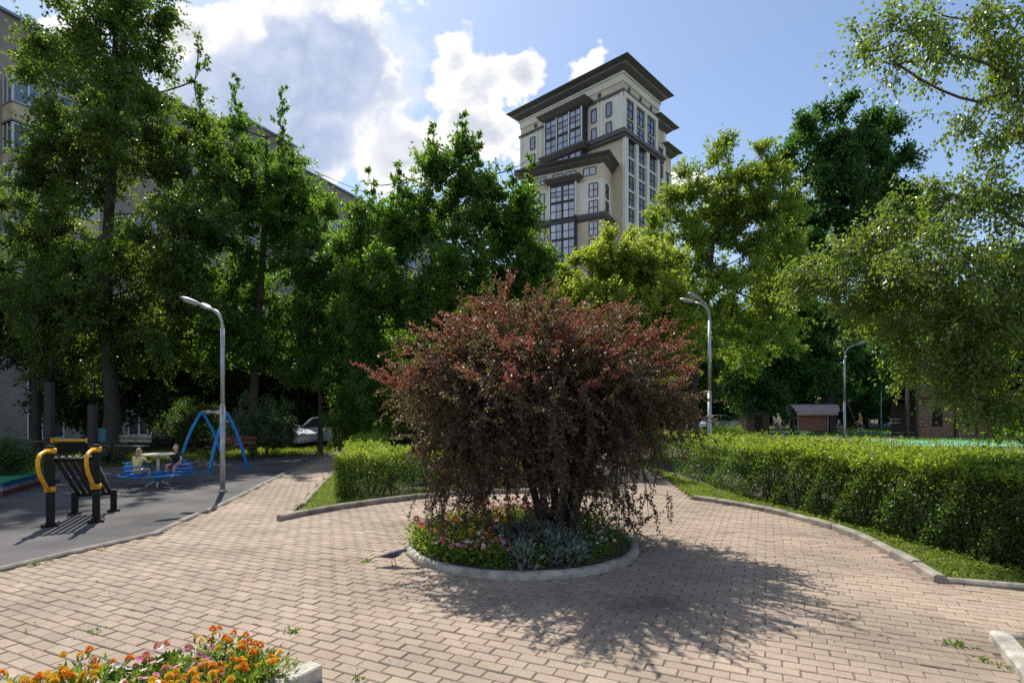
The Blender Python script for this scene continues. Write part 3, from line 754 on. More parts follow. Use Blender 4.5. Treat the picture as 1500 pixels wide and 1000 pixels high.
Fb = (np.arange(nbk)[:, None, None] * 12 + fl[None]).reshape(-1, 4)
tone = np.array([.362, .282, .212])[None] * (1 + g.normal(size=(nbk, 1)) * .05) * (1 + g.normal(size=(nbk, 3)) * .010)
yel = g.uniform(size=nbk) < .04; tone[yel] = tone[yel] * [1.1, 1.13, 1.1]
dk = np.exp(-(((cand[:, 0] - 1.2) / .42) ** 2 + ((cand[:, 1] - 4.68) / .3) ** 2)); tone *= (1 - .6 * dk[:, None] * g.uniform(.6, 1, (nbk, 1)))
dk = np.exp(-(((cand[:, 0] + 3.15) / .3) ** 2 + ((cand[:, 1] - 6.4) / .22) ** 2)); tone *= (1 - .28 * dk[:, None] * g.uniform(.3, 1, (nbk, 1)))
def near(line, P):
    out = np.full(len(P), 9.)
    for a, b in zip(line[:-1], line[1:]):
        a, b = np.array(a), np.array(b); t = np.clip(((P - a) @ (b - a)) / ((b - a) @ (b - a)), 0, 1); out = np.minimum(out, np.linalg.norm(P - a - t[:, None] * (b - a), axis=1))
    return out


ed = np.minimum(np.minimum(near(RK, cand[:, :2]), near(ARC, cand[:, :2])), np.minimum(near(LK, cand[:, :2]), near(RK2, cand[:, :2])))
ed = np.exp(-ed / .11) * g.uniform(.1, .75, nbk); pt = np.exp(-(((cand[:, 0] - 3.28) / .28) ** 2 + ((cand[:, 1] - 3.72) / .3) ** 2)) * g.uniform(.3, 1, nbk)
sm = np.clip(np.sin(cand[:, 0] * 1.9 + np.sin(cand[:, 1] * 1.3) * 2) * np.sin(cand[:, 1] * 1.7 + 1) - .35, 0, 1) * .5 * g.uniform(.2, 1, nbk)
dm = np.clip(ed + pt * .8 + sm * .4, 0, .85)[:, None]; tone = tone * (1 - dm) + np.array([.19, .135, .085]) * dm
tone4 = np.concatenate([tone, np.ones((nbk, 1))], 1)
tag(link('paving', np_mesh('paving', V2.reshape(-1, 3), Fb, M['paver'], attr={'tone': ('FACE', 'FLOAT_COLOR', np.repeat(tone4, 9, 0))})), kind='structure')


def resample(line, step):
    line = np.array(line, float); sg = np.linalg.norm(np.diff(line, axis=0), axis=1); c = np.concatenate([[0], np.cumsum(sg)])
    n = max(2, int(round(c[-1] / step)) + 1); s = np.linspace(0, c[-1], n)
    return np.column_stack([np.interp(s, c, line[:, 0]), np.interp(s, c, line[:, 1])])


def kerb(name, line, w, h, m, side=1, stone=.5, rnd=.02, gap=.008, sub=1, round_=False, jit=.004):
    """row of kerb stones laid along a line, the stone body on its `side`"""
    p = resample(line, stone); b = MB(); g = np.random.default_rng(len(line) * 7 + int(w * 1000))
    for i in range(len(p) - 1):
        a, c = p[i], p[i + 1]; t = (c - a) / np.linalg.norm(c - a); nn = np.array([-t[1], t[0]]) * side
        a = a + t * gap / 2; c = c - t * gap / 2; dz = g.normal() * jit; dx = nn * g.normal() * jit
        prof = [(0, -.05), (0, h - rnd), (rnd, h), (w - rnd, h), (w, h - rnd), (w, -.05)]
        if round_: prof = [(0, -.05), (0, h * .6), (w * .1, h * .85), (w * .3, h * .98), (w * .7, h * .98), (w * .9, h * .85), (w, h * .6), (w, -.05)]
        b.loft([[(*(q + dx + nn * o), zz + dz) for o, zz in (prof if side > 0 else prof[::-1])] for q in (a, c)])
    return tag(b.build(name, m), kind='structure')


kerb('kerb', LK[1:], .09, .055, M['kerb'], 1, .9)
kerb('kerb', ARC, .10, .11, M['kerb'], 1, .55)
kerb('kerb', [(-3.79, 9.74), (-4.6, 13.2), (-5.05, 15.5), (-5.75, 20.5)], .08, .03, M['kerb'], -1, .9)
kerb('kerb', RK, .11, .10, M['kerb'], 1, .5)
kerb('kerb', RK2, .11, .07, M['kerb'], 1, .85)
kerb('kerb', [(3.45, 3.93), (3.1, 3.3), (2.3, 1.9)], .13, .10, M['kerbwhite'], 1, .75)
kerb('kerb', [(7, 3.2), (3.53, 3.93)], .09, .06, M['kerb'], 1, .8)
kerb('kerb', [(math.cos(a) * 1.42 + .12, math.sin(a) * 1.42 + 6.72) for a in np.linspace(.35, 2 * PI + .35, 60)], .11, .095, M['kerbwhite'], 1, .30, round_=True, gap=.002, jit=.002)
kerb('kerb', [(-1.15, 3.32), (-1.66, 2.47), (-2.36, 1.26)], .12, .12, M['kerbwhite'], -1, 1.0, rnd=.008)
kerb('kerb', [(-1.3, 3.34), (-1.91, 3.64), (-2.28, 3.32), (-2.78, 2.76), (-3.36, 2.16)], .09, .07, M['kerbwhite'], 1, .8, rnd=.008)
sheet('bed_soil', SOILBED, .07, M['soil'])
sheet('bed_soil', FB, .06, M['soil'])

# grass
def blades(name, poly, n, h, seed, m='grass', w=.006, broad=0, z=-.03):
    g = np.random.default_rng(seed); p = sample_poly(poly, n, g); P = np.column_stack([p, np.full(n, z)])
    A = unit(g.normal(size=(n, 3)) * [.45, .45, .12] + [0, 0, 1.]); Nn = randu(g, n)
    cl = .6 + .4 * np.sin(p[:, 0] * 5.3 + np.sin(p[:, 1] * 4.1) * 2) * np.sin(p[:, 1] * 3.7)
    V, F = leaf_quads(P, A, Nn, (h * g.uniform(.5, 1.3, n) * (.65 + .5 * cl) + .02), w * g.uniform(.7, 1.5, n))
    if broad:
        q = sample_poly(poly, broad, g); k = broad
        V3, F3 = leaf_quads(np.column_stack([q, z + .03 + g.uniform(.0, h * .9, k)]), unit(g.normal(size=(k, 3)) * [1, 1, .35]), unit(g.normal(size=(k, 3)) * .4 + [0, 0, 1.]), g.uniform(.02, .055, k), g.uniform(.014, .036, k))
        V = np.concatenate([V, V3]); F = np.concatenate([F, F3 + len(V) - len(V3)])
    return tag(link(name, np_mesh(name, V, F, M[m])), {'grass': 'short green grass growing along the paving and under the trees'}.get(name), 'grass', kind='stuff')


sheet('lawn', [(3.5, 10.35), (3.9, 9.85), (4.2, 9.35), (4.5, 8.35), (4.6, 7.3), (4.55, 6.8), (4.37, 5.9), (4.2, 5.33), (5, 5.1), (8, 4.2), (12, 6), (12, 21), (4, 21), (3.9, 13)], -.008, M['earth'])
blades('grass', [(3.5, 10.35), (3.9, 9.85), (4.2, 9.35), (4.5, 8.35), (4.6, 7.3), (4.55, 6.8), (4.37, 5.9), (4.2, 5.33), (4.6, 5.2), (5.3, 5.0), (7, 4.3), (7.2, 5), (5.6, 5.4), (5.5, 6.4), (5.3, 7.4), (5.0, 9), (4.7, 10.4), (4.3, 14), (3.95, 20), (3.8, 13)], 20000, .07, 1, broad=14000)
blades('grass', [(-3.5, 8.3), (-3.15, 9.15), (-2.3, 10.02), (-1.7, 10.54), (-.7, 11.06), (.5, 11.2), (1.5, 10.95), (2.1, 10.5), (2.3, 12.1), (.6, 12.3), (-1.6, 11.6), (-3.2, 10.5), (-3.5, 11.5), (-4.6, 15), (-5.6, 20), (-5.7, 20), (-4.95, 15.5), (-4.5, 13.2), (-3.7, 9.74)], 15000, .075, 2, broad=2500)
sheet('lawn', [(3.56, 3.9), (3.2, 3.25), (2.42, 1.9), (5, 1.5), (7, 3.15)], .055, M['earth'])
blades('grass', [(3.62, 3.85), (3.25, 3.25), (2.4, 1.9), (5, 1.5), (7, 3.1)], 9000, .08, 3, broad=2500, z=.05)
blades('grass', [(-7.3, 21.8), (-9, 21.3), (-10.4, 19.6), (-12.0, 17.0), (-15, 13.4), (-20, 9), (-24, 9), (-21, 16), (-16, 22), (-12, 27), (-8, 27)], 26000, .16, 4, w=.018, broad=3000)
blades('grass', [(8, 12), (45, 34), (60, 44), (40, 60), (8, 45)], 20000, .2, 6, w=.05)


def weeds():
    g = np.random.default_rng(9)
    spots = [(640 / 4.545, 925, 1.2), (117, 915, .8), (40, 925, .8), (212, 917, .6), (425, 925, 1.5), (536, 822, 1.6), (1405, 945, 1.9), (50, 828, 1.6), (70, 821, 1.4), (150, 805, 1.2), (1440, 968, 1.4), (1465, 975, 1.2), (520, 998, 1.2), (1350, 960, .5), (285, 770, .8), (865, 955, .6)]
    for i, (px, py, s) in enumerate(spots):
        d = 1.63 * 797 / (py - 605); x = (px - 750) / 797 * d; n = int(16 * s)
        P = np.column_stack([g.normal(size=n) * .02 * s, g.normal(size=n) * .02 * s, np.full(n, .012)])
        A = unit(g.normal(size=(n, 3)) * [1, 1, .3] + [0, 0, .7]); V, F = leaf_quads(P, A, unit(g.normal(size=(n, 3)) + [0, 0, 1.]), .045 * s * g.uniform(.5, 1.2, n), .009 * s * g.uniform(.6, 1.6, n))
        o = link('weed', np_mesh('weed', V, F, M['weed']), None, (x, d, 0))
        tag(o, 'small green weed tuft growing in a paving joint', 'weed', 'weeds growing between the paving stones')
    for i in range(34):
        x, y = g.uniform(-4.5, 3.8), g.uniform(2.4, 8.5); n = int(g.uniform(3, 9)); s = g.uniform(.25, .7)
        if math.hypot(x - .12, y - 6.72) < 1.6 or (x < -1 and y < 3.8): continue
        P = np.column_stack([g.normal(size=n) * .012, g.normal(size=n) * .012, np.full(n, .012)]); A = unit(g.normal(size=(n, 3)) * [1, 1, .3] + [0, 0, .6])
        V, F = leaf_quads(P, A, unit(g.normal(size=(n, 3)) + [0, 0, 1.]), .04 * s * g.uniform(.5, 1.2, n), .010 * s * g.uniform(.6, 1.6, n))
        tag(link('weed', np_mesh('weed', V, F, M['weed']), None, (x, y, 0)), 'small green weed tuft growing in a paving joint', 'weed', 'weeds growing between the paving stones')
    n = 900; p = np.concatenate([sample_poly([(-5.3, 4), (-5.6, 12), (-7, 18), (-10, 18), (-13, 13), (-12, 6)], 280, g), sample_poly([(-4.6, 3), (-4.4, 8), (0, 10), (3.6, 10), (4.2, 7), (3.6, 3)], 460, g), np.column_stack([g.uniform(2.2, 4.1, 160), g.uniform(6.2, 9.2, 160)])])
    V, F = leaf_quads(np.column_stack([p, np.full(n, .027)]), unit(g.normal(size=(n, 3)) * [1, 1, .1]), unit(g.normal(size=(n, 3)) * .25 + [0, 0, 1.]), g.uniform(.008, .032, n), g.uniform(.005, .016, n))
    tag(link('leaf_litter', np_mesh('leaf_litter', V, F, M['litter'])), 'scattered small dry leaves and crumbs lying on the paving', 'litter', kind='stuff')


weeds()

# ------------------------------------------------------------------ flowers
def flower_mesh(r, kind, m, seed):
    g = np.random.default_rng(seed); V = []; F = []; k = 0
    if kind == 'pom':
        for ring, (rr, zz, n, el) in enumerate(((.02, .95, 4, .9), (.25, .75, 7, .9), (.5, .6, 9, .6), (.8, .35, 12, .3), (.95, .1, 12, -.1))):
            a = np.linspace(0, 2 * PI, n, endpoint=False) + g.uniform(0, 1); o = np.column_stack([np.cos(a), np.sin(a), np.zeros(n)])
            v, f = leaf_quads(o * rr * r * .35 + [0, 0, zz * r * .55], o * math.cos(el) + np.array([0, 0, math.sin(el)]), o * -math.sin(el) + np.array([0, 0, math.cos(el)]), r * .75, r * .55, .2)
            V.append(v); F.append(f + k); k += len(v)
    else:
        n = 8; a = np.linspace(0, 2 * PI, n, endpoint=False); o = np.column_stack([np.cos(a), np.sin(a), np.full(n, .28)])
        v, f = leaf_quads(np.zeros((n, 3)), o, np.column_stack([-np.cos(a) * .3, -np.sin(a) * .3, np.ones(n)]), r * .95, r * 1.25, .05); V.append(v); F.append(f)
    return np_mesh('flower', np.concatenate(V), np.concatenate(F), m)


def foliage_mesh(m, n, r, h, L, W, seed, updir=.8):
    g = np.random.default_rng(seed)
    P = np.column_stack([g.normal(size=n) * r * .42, g.normal(size=n) * r * .42, h * g.uniform(.0, .9, n)])
    A = unit(np.column_stack([P[:, :2] / r + g.normal(size=(n, 2)) * .5, np.full(n, updir) + g.normal(size=n) * .3]))
    V, F = leaf_quads(P, A, unit(g.normal(size=(n, 3)) * .6 + [0, 0, 1.]), L * g.uniform(.6, 1.2, n), W * g.uniform(.7, 1.3, n))
    V[:, 2] = np.maximum(V[:, 2], 0)
    return np_mesh('foliage', V, F, m)


FM = {}
for c in ('orange', 'yellow', 'pink', 'white', 'coral', 'rose'):
    FM[c] = [flower_mesh(.030, 'pom' if c in ('orange', 'yellow', 'coral') else 'open', M['fl_' + c], s) for s in range(2)]
FO = {k: [foliage_mesh(M[m], n, r, h, L, W, s + 3) for s in range(3)] for k, m, n, r, h, L, W in
      (('herb', 'herb', 120, .12, .17, .045, .013), ('petal', 'herb', 90, .13, .13, .045, .028), ('lime', 'lime', 130, .13, .19, .05, .018), ('silver', 'silver', 110, .13, .17, .06, .02), ('small', 'herb', 170, .13, .12, .025, .014))}


def plant(kind, fol, cols, nfl, x, y, z, s, g, label, cat, group, hz=.19, fs=1.0, rr=.1):
    root = thing(kind, label, cat, (x, y, z), g.uniform(0, 6.28), group); root.scale = (s, s, s * g.uniform(.85, 1.15))
    link('foliage', FO[fol][g.integers(3)], root)
    for i in range(nfl):
        a = g.uniform(0, 6.28); q = rr * math.sqrt(g.uniform(0, 1))
        o = link('flower', FM[cols[g.integers(len(cols))]][g.integers(2)], root, (math.cos(a) * q, math.sin(a) * q, hz * g.uniform(.8, 1.2)), g.uniform(0, 6))
        o.rotation_euler = (g.normal() * .35, g.normal() * .35, g.uniform(0, 6)); k = fs * g.uniform(.75, 1.25); o.scale = (k, k, k)


g = np.random.default_rng(33)
def scatter(poly, gap, g):
    out = []; lo, hi = np.min(poly, 0), np.max(poly, 0)
    for yy in np.arange(lo[1], hi[1], gap * .87):
        for xx in np.arange(lo[0], hi[0], gap): out.append((xx + g.normal() * gap * .2, yy + g.normal() * gap * .2))
    out = np.array(out); return out[inpoly(out, poly)]


FBV = [(-1.34, 3.18), (-1.84, 3.45), (-2.14, 3.22), (-2.78, 2.80), (-3.25, 2.3), (-2.6, 1.9), (-1.80, 2.3)]
for x, y in scatter(FBV, .105, g):
    q = ((x + 1.92) / .30) ** 2 + ((y - 3.02) / .30) ** 2; r_ = g.uniform()
    if q < 1 and r_ < .82:
        if r_ < .38: plant('petunia_plant', 'petal', ['pink', 'pink', 'rose', 'coral'], 4, x, y, .06, 1, g, 'pink petunia blooming among the marigolds of the front bed', 'flower', 'pink petunias in the front bed', .15, .75)
        elif r_ < .64: plant('petunia_plant', 'petal', ['white'], 4, x, y, .06, 1, g, 'white petunia blooming among the marigolds of the front bed', 'flower', 'white petunias in the front bed', .15, .65)
        else: plant('bushy_plant', 'lime', ['yellow'], 0, x, y, .06, .85, g, 'light green bushy plant with few or no blooms in the front bed', 'plant', 'light green plants in the front bed', .17, .6)
    elif (x > -1.55 and r_ < .62) or r_ < .24: plant('bushy_plant', 'lime', ['yellow'], 1, x, y, .06, .85, g, 'light green bushy plant with few or no blooms in the front bed', 'plant', 'light green plants in the front bed', .17, .6)
    elif r_ < .56 or (y > 3.1 and r_ < .7): plant('marigold_plant', 'herb', ['orange', 'orange', 'yellow'], 5, x, y, .06, 1.12, g, 'marigold with mostly orange round blooms in the front bed', 'flower', 'orange marigolds in the front bed', .175, .66)
    else: plant('marigold_plant', 'herb', ['yellow', 'yellow', 'yellow', 'orange'], 5, x, y, .06, 1.12, g, 'marigold with golden yellow blooms in the front bed', 'flower', 'yellow marigolds in the front bed', .165, .62)
for x, y in scatter([(math.cos(a) * 1.25 + .12, math.sin(a) * 1.25 + 6.72) for a in np.linspace(0, 2 * PI, 40)], .175, g):
    if math.hypot(x - .58, y - 6.92) < .2: continue
    dx, dy = x - .12, y - 6.72; r_ = g.uniform(); h = .07
    if dx < -.95: plant('lime_plant', 'lime', ['rose', 'coral'], 2 if r_ < .5 else 0, x, y, h, 1.35, g, 'lime green plant at the left end of the round bed', 'plant', 'lime green plants in the round bed', .2, 1.1)
    elif dx < -.25 and dy < .45:
        if r_ < .75: plant('petunia_plant', 'petal', ['rose', 'pink', 'rose', 'coral', 'white'], 9, x, y, h, 1.45, g, 'rose pink petunia in the left half of the round bed', 'flower', 'rose petunias in the round bed', .14, .68, .12)
        else: plant('lime_plant', 'lime', ['yellow'], 1, x, y, h, 1.3, g, 'lime green plant at the left end of the round bed', 'plant', 'lime green plants in the round bed', .18, .9)
    elif dx < .1 and dy >= .45: plant('zinnia_plant', 'herb', ['rose', 'coral'], 3, x, y, h, 1.45, g, 'rose and coral blooming plant at the back of the round bed', 'flower', 'coral flowers at the back of the round bed', .18, .75, .11)
    elif dy > .35: plant('salvia_plant', 'herb', ['coral', 'rose'], 3, x, y, h, 1.45, g, 'coral red salvia beside the purple tree trunk', 'flower', 'coral salvias behind the trunk', .18, .7, .1)
    elif dx < .62 and r_ < .55: plant('green_plant', 'small', ['white'], 1, x, y, h, 1.3, g, 'low green leafy plant among the silver plants of the round bed', 'plant', 'low green plants in the round bed', .12, .45, .12)
    elif dx < .62: plant('silver_ragwort', 'silver', ['white'], 0, x, y, h, 1.35, g, 'silver grey leafy plant at the front of the round bed', 'plant', 'silver plants in the round bed')
    else: plant('alyssum_plant', 'small', ['white'], 4, x, y, h, 1.35, g, 'dark green plant with small white blooms at the right of the round bed', 'plant', 'white flowered plants in the round bed', .12, .5, .12)

# ------------------------------------------------------------------ street lamps
def lamp(label, x, y, top, heading, spread, s=1.0):
    r = thing('street_lamp', label, 'street lamp', (x, y, 0), 0, 'street lamps in the park')
    b = MB(); b.tube([(0, 0, -.05), (0, 0, top * .45)], .052 * s, 12); b.lathe([(.052 * s, top * .45), (.052 * s, top * .45 + .02), (.043 * s, top * .45 + .05)], 12)
    b.tube([(0, 0, top * .45 + .03), (0, 0, top * .86)], .043 * s, 12); b.lathe([(.09 * s, 0), (.09 * s, .02), (.055 * s, .05), (.052 * s, .06)], 14)
    b.build('pole', M['steel'], r, True)
    for k in (-1, 1):
        a = heading + k * spread; ca, sa = math.cos(a), math.sin(a); L_ = .42 * s
        pts = [(0, 0, top * .84)]
        for t in np.linspace(0, 1, 8):
            q = t * PI / 2 * .82; pts.append((ca * L_ * .75 * (1 - math.cos(q)), sa * L_ * .75 * (1 - math.cos(q)), top * .86 + (top * .14 - .12) * math.sin(q) * .9))
        e = pts[-1]; pts.append((e[0] + ca * .14 * s, e[1] + sa * .14 * s, e[2] + .05 * s))
        b = MB(); b.tube(pts, .026 * s, 8); arm = b.build('arm', M['steel'], r, True)
        e = pts[-1]; b = MB(); rg = []
        for t, w, h in ((0, .03, .03), (.05, .05, .045), (.12, .08, .06), (.24, .095, .065), (.34, .085, .05), (.40, .04, .025)):
            c = Vector((e[0] + ca * t * s, e[1] + sa * t * s, e[2] + t * .32 * s))
            rg.append([tuple(c + Vector((-sa * math.cos(p) * w * s, ca * math.cos(p) * w * s, math.sin(p) * h * s * (1 if math.sin(p) > 0 else .45)))) for p in np.linspace(0, 2 * PI, 12, endpoint=False)])
        b.loft(rg); hd = b.build('lamp_head', M['steel'], arm, True)
        b = MB(); rg = []
        for t, w in ((.1, .05), (.16, .07), (.28, .075), (.34, .05)):
            c = Vector((e[0] + ca * t * s, e[1] + sa * t * s, e[2] + t * .32 * s - .026 * s))
            rg.append([tuple(c + Vector((-sa * math.cos(p) * w * s, ca * math.cos(p) * w * s, math.sin(p) * .022 * s))) for p in np.linspace(0, 2 * PI, 10, endpoint=False)])
        b.loft(rg); b.build('diffuser', M['lampglass'], hd, True)


lamp('grey double-headed street lamp at the edge of the asphalt beside the blue swing', -6.08, 11.43, 4.0, PI, R(28), 1.0)
lamp('grey double-headed street lamp rising behind the right hedge beside the purple tree', 5.52, 15.2, 4.92, PI, R(28), 1.05)
lamp('slim street lamp with two arms spread left and right beside the roofed notice board', 14.6, 23.9, 4.75, -PI / 2, R(52), 1.05)

# ------------------------------------------------------------------ fitness machine
def fitness():
    P1 = np.array([-6.76, 7.97]); P2 = np.array([-6.32, 8.27]); S1 = np.array([-7.19, 8.95]); S2 = np.array([-6.75, 9.22])
    o = np.array([*((P1 + P2) / 2), 0]); r = thing('fitness_machine', 'black outdoor fitness machine with slanting rollers and two yellow handles on the asphalt', 'exercise machine', tuple(o))
    lx = (P2 - P1) / np.linalg.norm(P2 - P1); ld = unit(S1 - P1); a = math.atan2(lx[1], lx[0])
    def w(p, z): return (p[0] - o[0], p[1] - o[1], z)
    for p in (P1, P2):
        b = MB(); b.bbox(w(p, .59), (.095, .095, 1.18), a); b.bbox(w(p, .015), (.2, .2, .03), a)
        for sx in (-1, 1):
            for sy in (-1, 1): b.lathe([(.014, .03), (.014, .045), (.006, .05)], 6, w(p + lx * sx * .075 + ld * sy * .075, 0))
        b.build('post', M['black'], r)
        b = MB(); tw = -ld
        pts = [w(p + tw * .04, 1.1), w(p + tw * .22, 1.1), w(p + tw * .40, 1.07), w(p + tw * .47, 1.0), w(p + tw * .47, .9), w(p + tw * .40, .78), w(p + tw * .16, .58), w(p + tw * .04, .54)]
        b.tube(pts, .028, 10); b.bbox(w(p, 1.1), (.13, .13, .075), a); b.bbox(w(p, .54), (.13, .13, .075), a)
        b.build('handle', M['yellow'], r, True)
    for p in (S1, S2):
        b = MB(); b.bbox(w(p, .18), (.09, .09, .36), a); b.bbox(w(p, .015), (.18, .18, .03), a); b.build('short_post', M['black'], r)
    for k in range(6):
        f = .1 + .16 * k; q0 = P1 + (P2 - P1) * f; q1 = S1 + (S2 - S1) * f
        b = MB(); b.tube([w(q0, .99), w(q1, .31)], .03, 8); b.build('roller', M['rubber'], r, True)
        b = MB(); b.lathe([(.0, .0), (.02, .004), (.02, .03), (0, .034)], 8, w(q0 - ld * .03, .985)); b.build('bolt_cap', M['steel'], r, True)
    for p, q, z0, z1 in ((P1, P2, .96, .96), (S1, S2, .3, .3)):
        b = MB(); b.tube([w(p, z0), w(q, z1)], .03, 8); b.build('cross_tube', M['black'], r, True)
    b = MB(); q0 = P2 + lx * -.03; b.tube([w(P2 - lx * .02 + ld * .05, .96), w(S2 - lx * .05, .36)], .022, 8); b.build('side_rail', M['steel'], r, True)


fitness()
def pull_frame():
    pa_, pb_ = np.array([-11.05, 13.0]), np.array([-10.02, 13.0]); o = (pa_ + pb_) / 2
    r = thing('pull_up_frame', 'tall dark exercise frame with a yellow cross bar just behind the roller machine', 'exercise machine', (o[0], o[1], 0))
    for q, h in ((-1, 2.4), (1, 1.85)):
        b = MB(); b.bbox((q * .515, 0, h / 2), (.15, .13, h)); b.bbox((q * .515, 0, .02), (.28, .28, .04)); pst = b.build('post', M['fencedark'], r)
        b = MB(); b.lathe([(.03, h), (.03, h + .55), (.012, h + .57)], 8, (q * .515 + .04, 0, 0)); b.build('tip', M['black'], pst, True)
    b = MB(); b.tube([(-.44, 0, 1.0), (.44, 0, 1.0)], .036, 10); b.bbox((-.42, 0, 1.0), (.05, .13, .13)); b.bbox((.42, 0, 1.0), (.05, .13, .13)); b.build('pull_bar', M['yellow'], r)


pull_frame()
# second exercise machine with a teal seat back
r = thing('exercise_machine', 'dark exercise machine with a teal seat back, farthest of the machines on the asphalt', 'exercise machine', (-10.3, 13.1, 0), R(20))
b = MB(); b.bbox((0, 0, .55), (.09, .09, 1.1)); b.bbox((0, 0, .015), (.24, .24, .03)); b.build('post', M['black'], r)
b = MB(); b.tube([(0, 0, .62), (.35, -.1, .55), (.5, -.1, .5)], .025, 8); b.tube([(.5, -.1, .5), (.62, -.1, .95)], .025, 8); b.build('arm', M['black'], r, True)
b = MB(); b.bbox((.3, -.1, 1.12), (.34, .07, .34)); b.build('backrest', mat('teal_plastic', (.02, .13, .17), .4), r)
b = MB(); b.bbox((.32, -.22, .6), (.34, .3, .06)); b.build('seat', M['black'], r)

# ------------------------------------------------------------------ carousel
CX, CY = -8.0, 12.3
r = thing('carousel', 'blue metal children\'s carousel with a round beige hand wheel on the asphalt', 'carousel', (CX, CY, 0))
b = MB()
for k in range(4):
    a = k * PI / 2 + .5; b.tube([(0, 0, .14), (math.cos(a) * .16, math.sin(a) * .16, .06), (math.cos(a) * .24, math.sin(a) * .24, .005)], .016, 6)
b.build('foot', M['beige'], r, True)
b = MB(); b.lathe([(.05, .1), (.07, .14), (.07, .26), (.11, .3), (.05, .32)], 14); b.build('hub', M['blue'], r, True)
b = MB(); b.lathe([(.032, .3), (.032, .7)], 12); b.build('column', M['beige'], r, True)
b = MB(); b.lathe([(.30, .70), (.33, .71), (.335, .725), (.325, .74), (.05, .745)], 28); b.build('hand_wheel', M['beige'], r, True)
b = MB(); b.ring((0, 0, .28), .5, .018); b.ring((0, 0, .285), .74, .016)
for k in range(8):
    a = k * PI / 4 + .2; b.tube([(math.cos(a) * .06, math.sin(a) * .06, .27), (math.cos(a) * .74, math.sin(a) * .74, .28)], .014, 6)
b.build('frame', M['blue'], r, True)
for k in range(4):
    a = R(-97) + k * PI / 2; ca, sa = math.cos(a), math.sin(a)
    def L(t, s, z): return (ca * t - sa * s, sa * t + ca * s, z)
    b = MB(); b.bbox(L(.62, 0, .335), (.24, .28, .035), a); b.build('seat', M['bluedark'], r)
    b = MB()
    for z in (.42, .52): b.tube([L(.55, -.17, z), L(.72, -.17, z), L(.79, -.1, z), L(.8, 0, z), L(.79, .1, z), L(.72, .17, z), L(.55, .17, z)], .013, 6)
    for q in (-.17, .17): b.tube([L(.6, q, .34), L(.6, q, .52)], .012, 6)
    b.tube([L(.79, 0, .3), L(.8, 0, .52)], .012, 6)
    b.build('seat_rail', M['blue'], r, True)

# ------------------------------------------------------------------ swing
r = thing('swing', 'blue swing frame of four bowed legs under a beige top bar', 'swing', (-9.2, 16.7, 0))
def sw(p): return (p[0] + 9.2, p[1] - 16.7, p[2])
TA, TB = (-8.22, 15.65, 1.66), (-10.15, 17.8, 1.7)
for top, foot in ((TA, (-8.4, 15.1)), (TA, (-7.80, 16.04)), (TB, (-10.6, 17.35)), (TB, (-9.62, 18.15))):
    t = np.array(top); f = np.array([*foot, -.02]); oxy = f - t; oxy[2] = 0
    m = (t + f) / 2 + oxy * .20 + np.array([0, 0, .12])
    b = MB(); b.tube([sw(q) for q in bez(t, m, f, 12)], .05, 10); b.lathe([(.075, 0), (.075, .012), (.055, .03)], 12, sw((*foot, 0)))
    b.build('leg', M['blue'], r, True)
b = MB(); b.tube([sw(TA), sw(TB)], .038, 10); b.build('top_bar', M['beige'], r, True)
for f in (.3, .7):
    p = np.array(TA) * (1 - f) + np.array(TB) * f; b = MB(); b.bbox(sw(p), (.09, .09, .13), .8); b.build('bracket', M['beige'], r)

# ------------------------------------------------------------------ benches
def bench(label, x, y, rz, L_, m, group='park benches behind the play area'):
    r = thing('park_bench', label, 'bench', (x, y, 0), rz, group)
    for i in range(3):
        b = MB(); b.bbox((0, -.16 + i * .13, .44), (L_, .11, .035)); b.build('seat_plank', m, r)
    for i in range(2):
        b = MB(); b.bbox((0, .22 + i * .03, .62 + i * .16), (L_, .035, .12)); b.build('back_plank', m, r)
    for s_ in (-1, 1):
        b = MB(); x_ = s_ * L_ * .42; b.tube([(x_, -.22, 0), (x_, -.2, .41), (x_, .2, .41), (x_, .27, .86)], .022, 6); b.tube([(x_, .24, 0), (x_, .2, .41)], .022, 6); b.build('leg', M['black'], r, True)


bench('red-brown slatted bench behind the blue swing', -10.0, 19.3, R(65 - 10) - PI / 2 + R(15), 1.9, M['redwood'])
bench('grey weathered bench in the shade behind the carousel', -14.4, 20.2, R(-10), 1.9, M['kerb'])
bench('dark green bench at the left behind the fitness machine', -15.6, 16.6, R(-10), 1.8, mat('dark_green_paint', (.02, .06, .05), .6))

# ------------------------------------------------------------------ sandbox
r = thing('sandbox', 'low striped wooden sandbox with a flat green cover at the left edge', 'sandbox', (-11.55, 11.3, 0), R(24))
for i, (z0, z1, m) in enumerate(((0, .09, 'redwood'), (.094, .17, 'kerb'), (.174, .25, 'bluedark'))):
    b = MB(); b.box(-1.1, 1.1, -1, -.95, z0, z1); b.box(1.052, 1.1, -.949, .949, z0, z1); b.box(-1.1, 1.1, .95, 1, z0, z1); b.box(-1.1, -1.052, -.949, .949, z0, z1)
    b.build('side_plank', M[m], r)
b = MB(); b.bbox((0, 0, .275), (2.3, 2.1, .045), 0, .01); b.build('cover', M['greenmat'], r)

# ------------------------------------------------------------------ low fence before the brick block
r = thing('low_fence', 'low dark fence with a brown top rail in front of the brick block', 'fence', (-19.2, 20.4, 0), math.atan2(5.8, 2.6))
b = MB(); b.box(-6, 8.5, -.03, .03, .04, .22); b.box(-6, 8.5, -.028, .028, .27, .44); b.build('panel', M['fencedark'], r)
b = MB(); b.bbox((1.25, 0, .53), (14.6, .14, .06), 0, .01); b.build('top_rail', M['railbrown'], r)
for i in range(7):
    b = MB(); b.bbox((-5.8 + i * 2.35, .07, .26), (.08, .08, .52)); b.build('post', M['fencedark'], r)

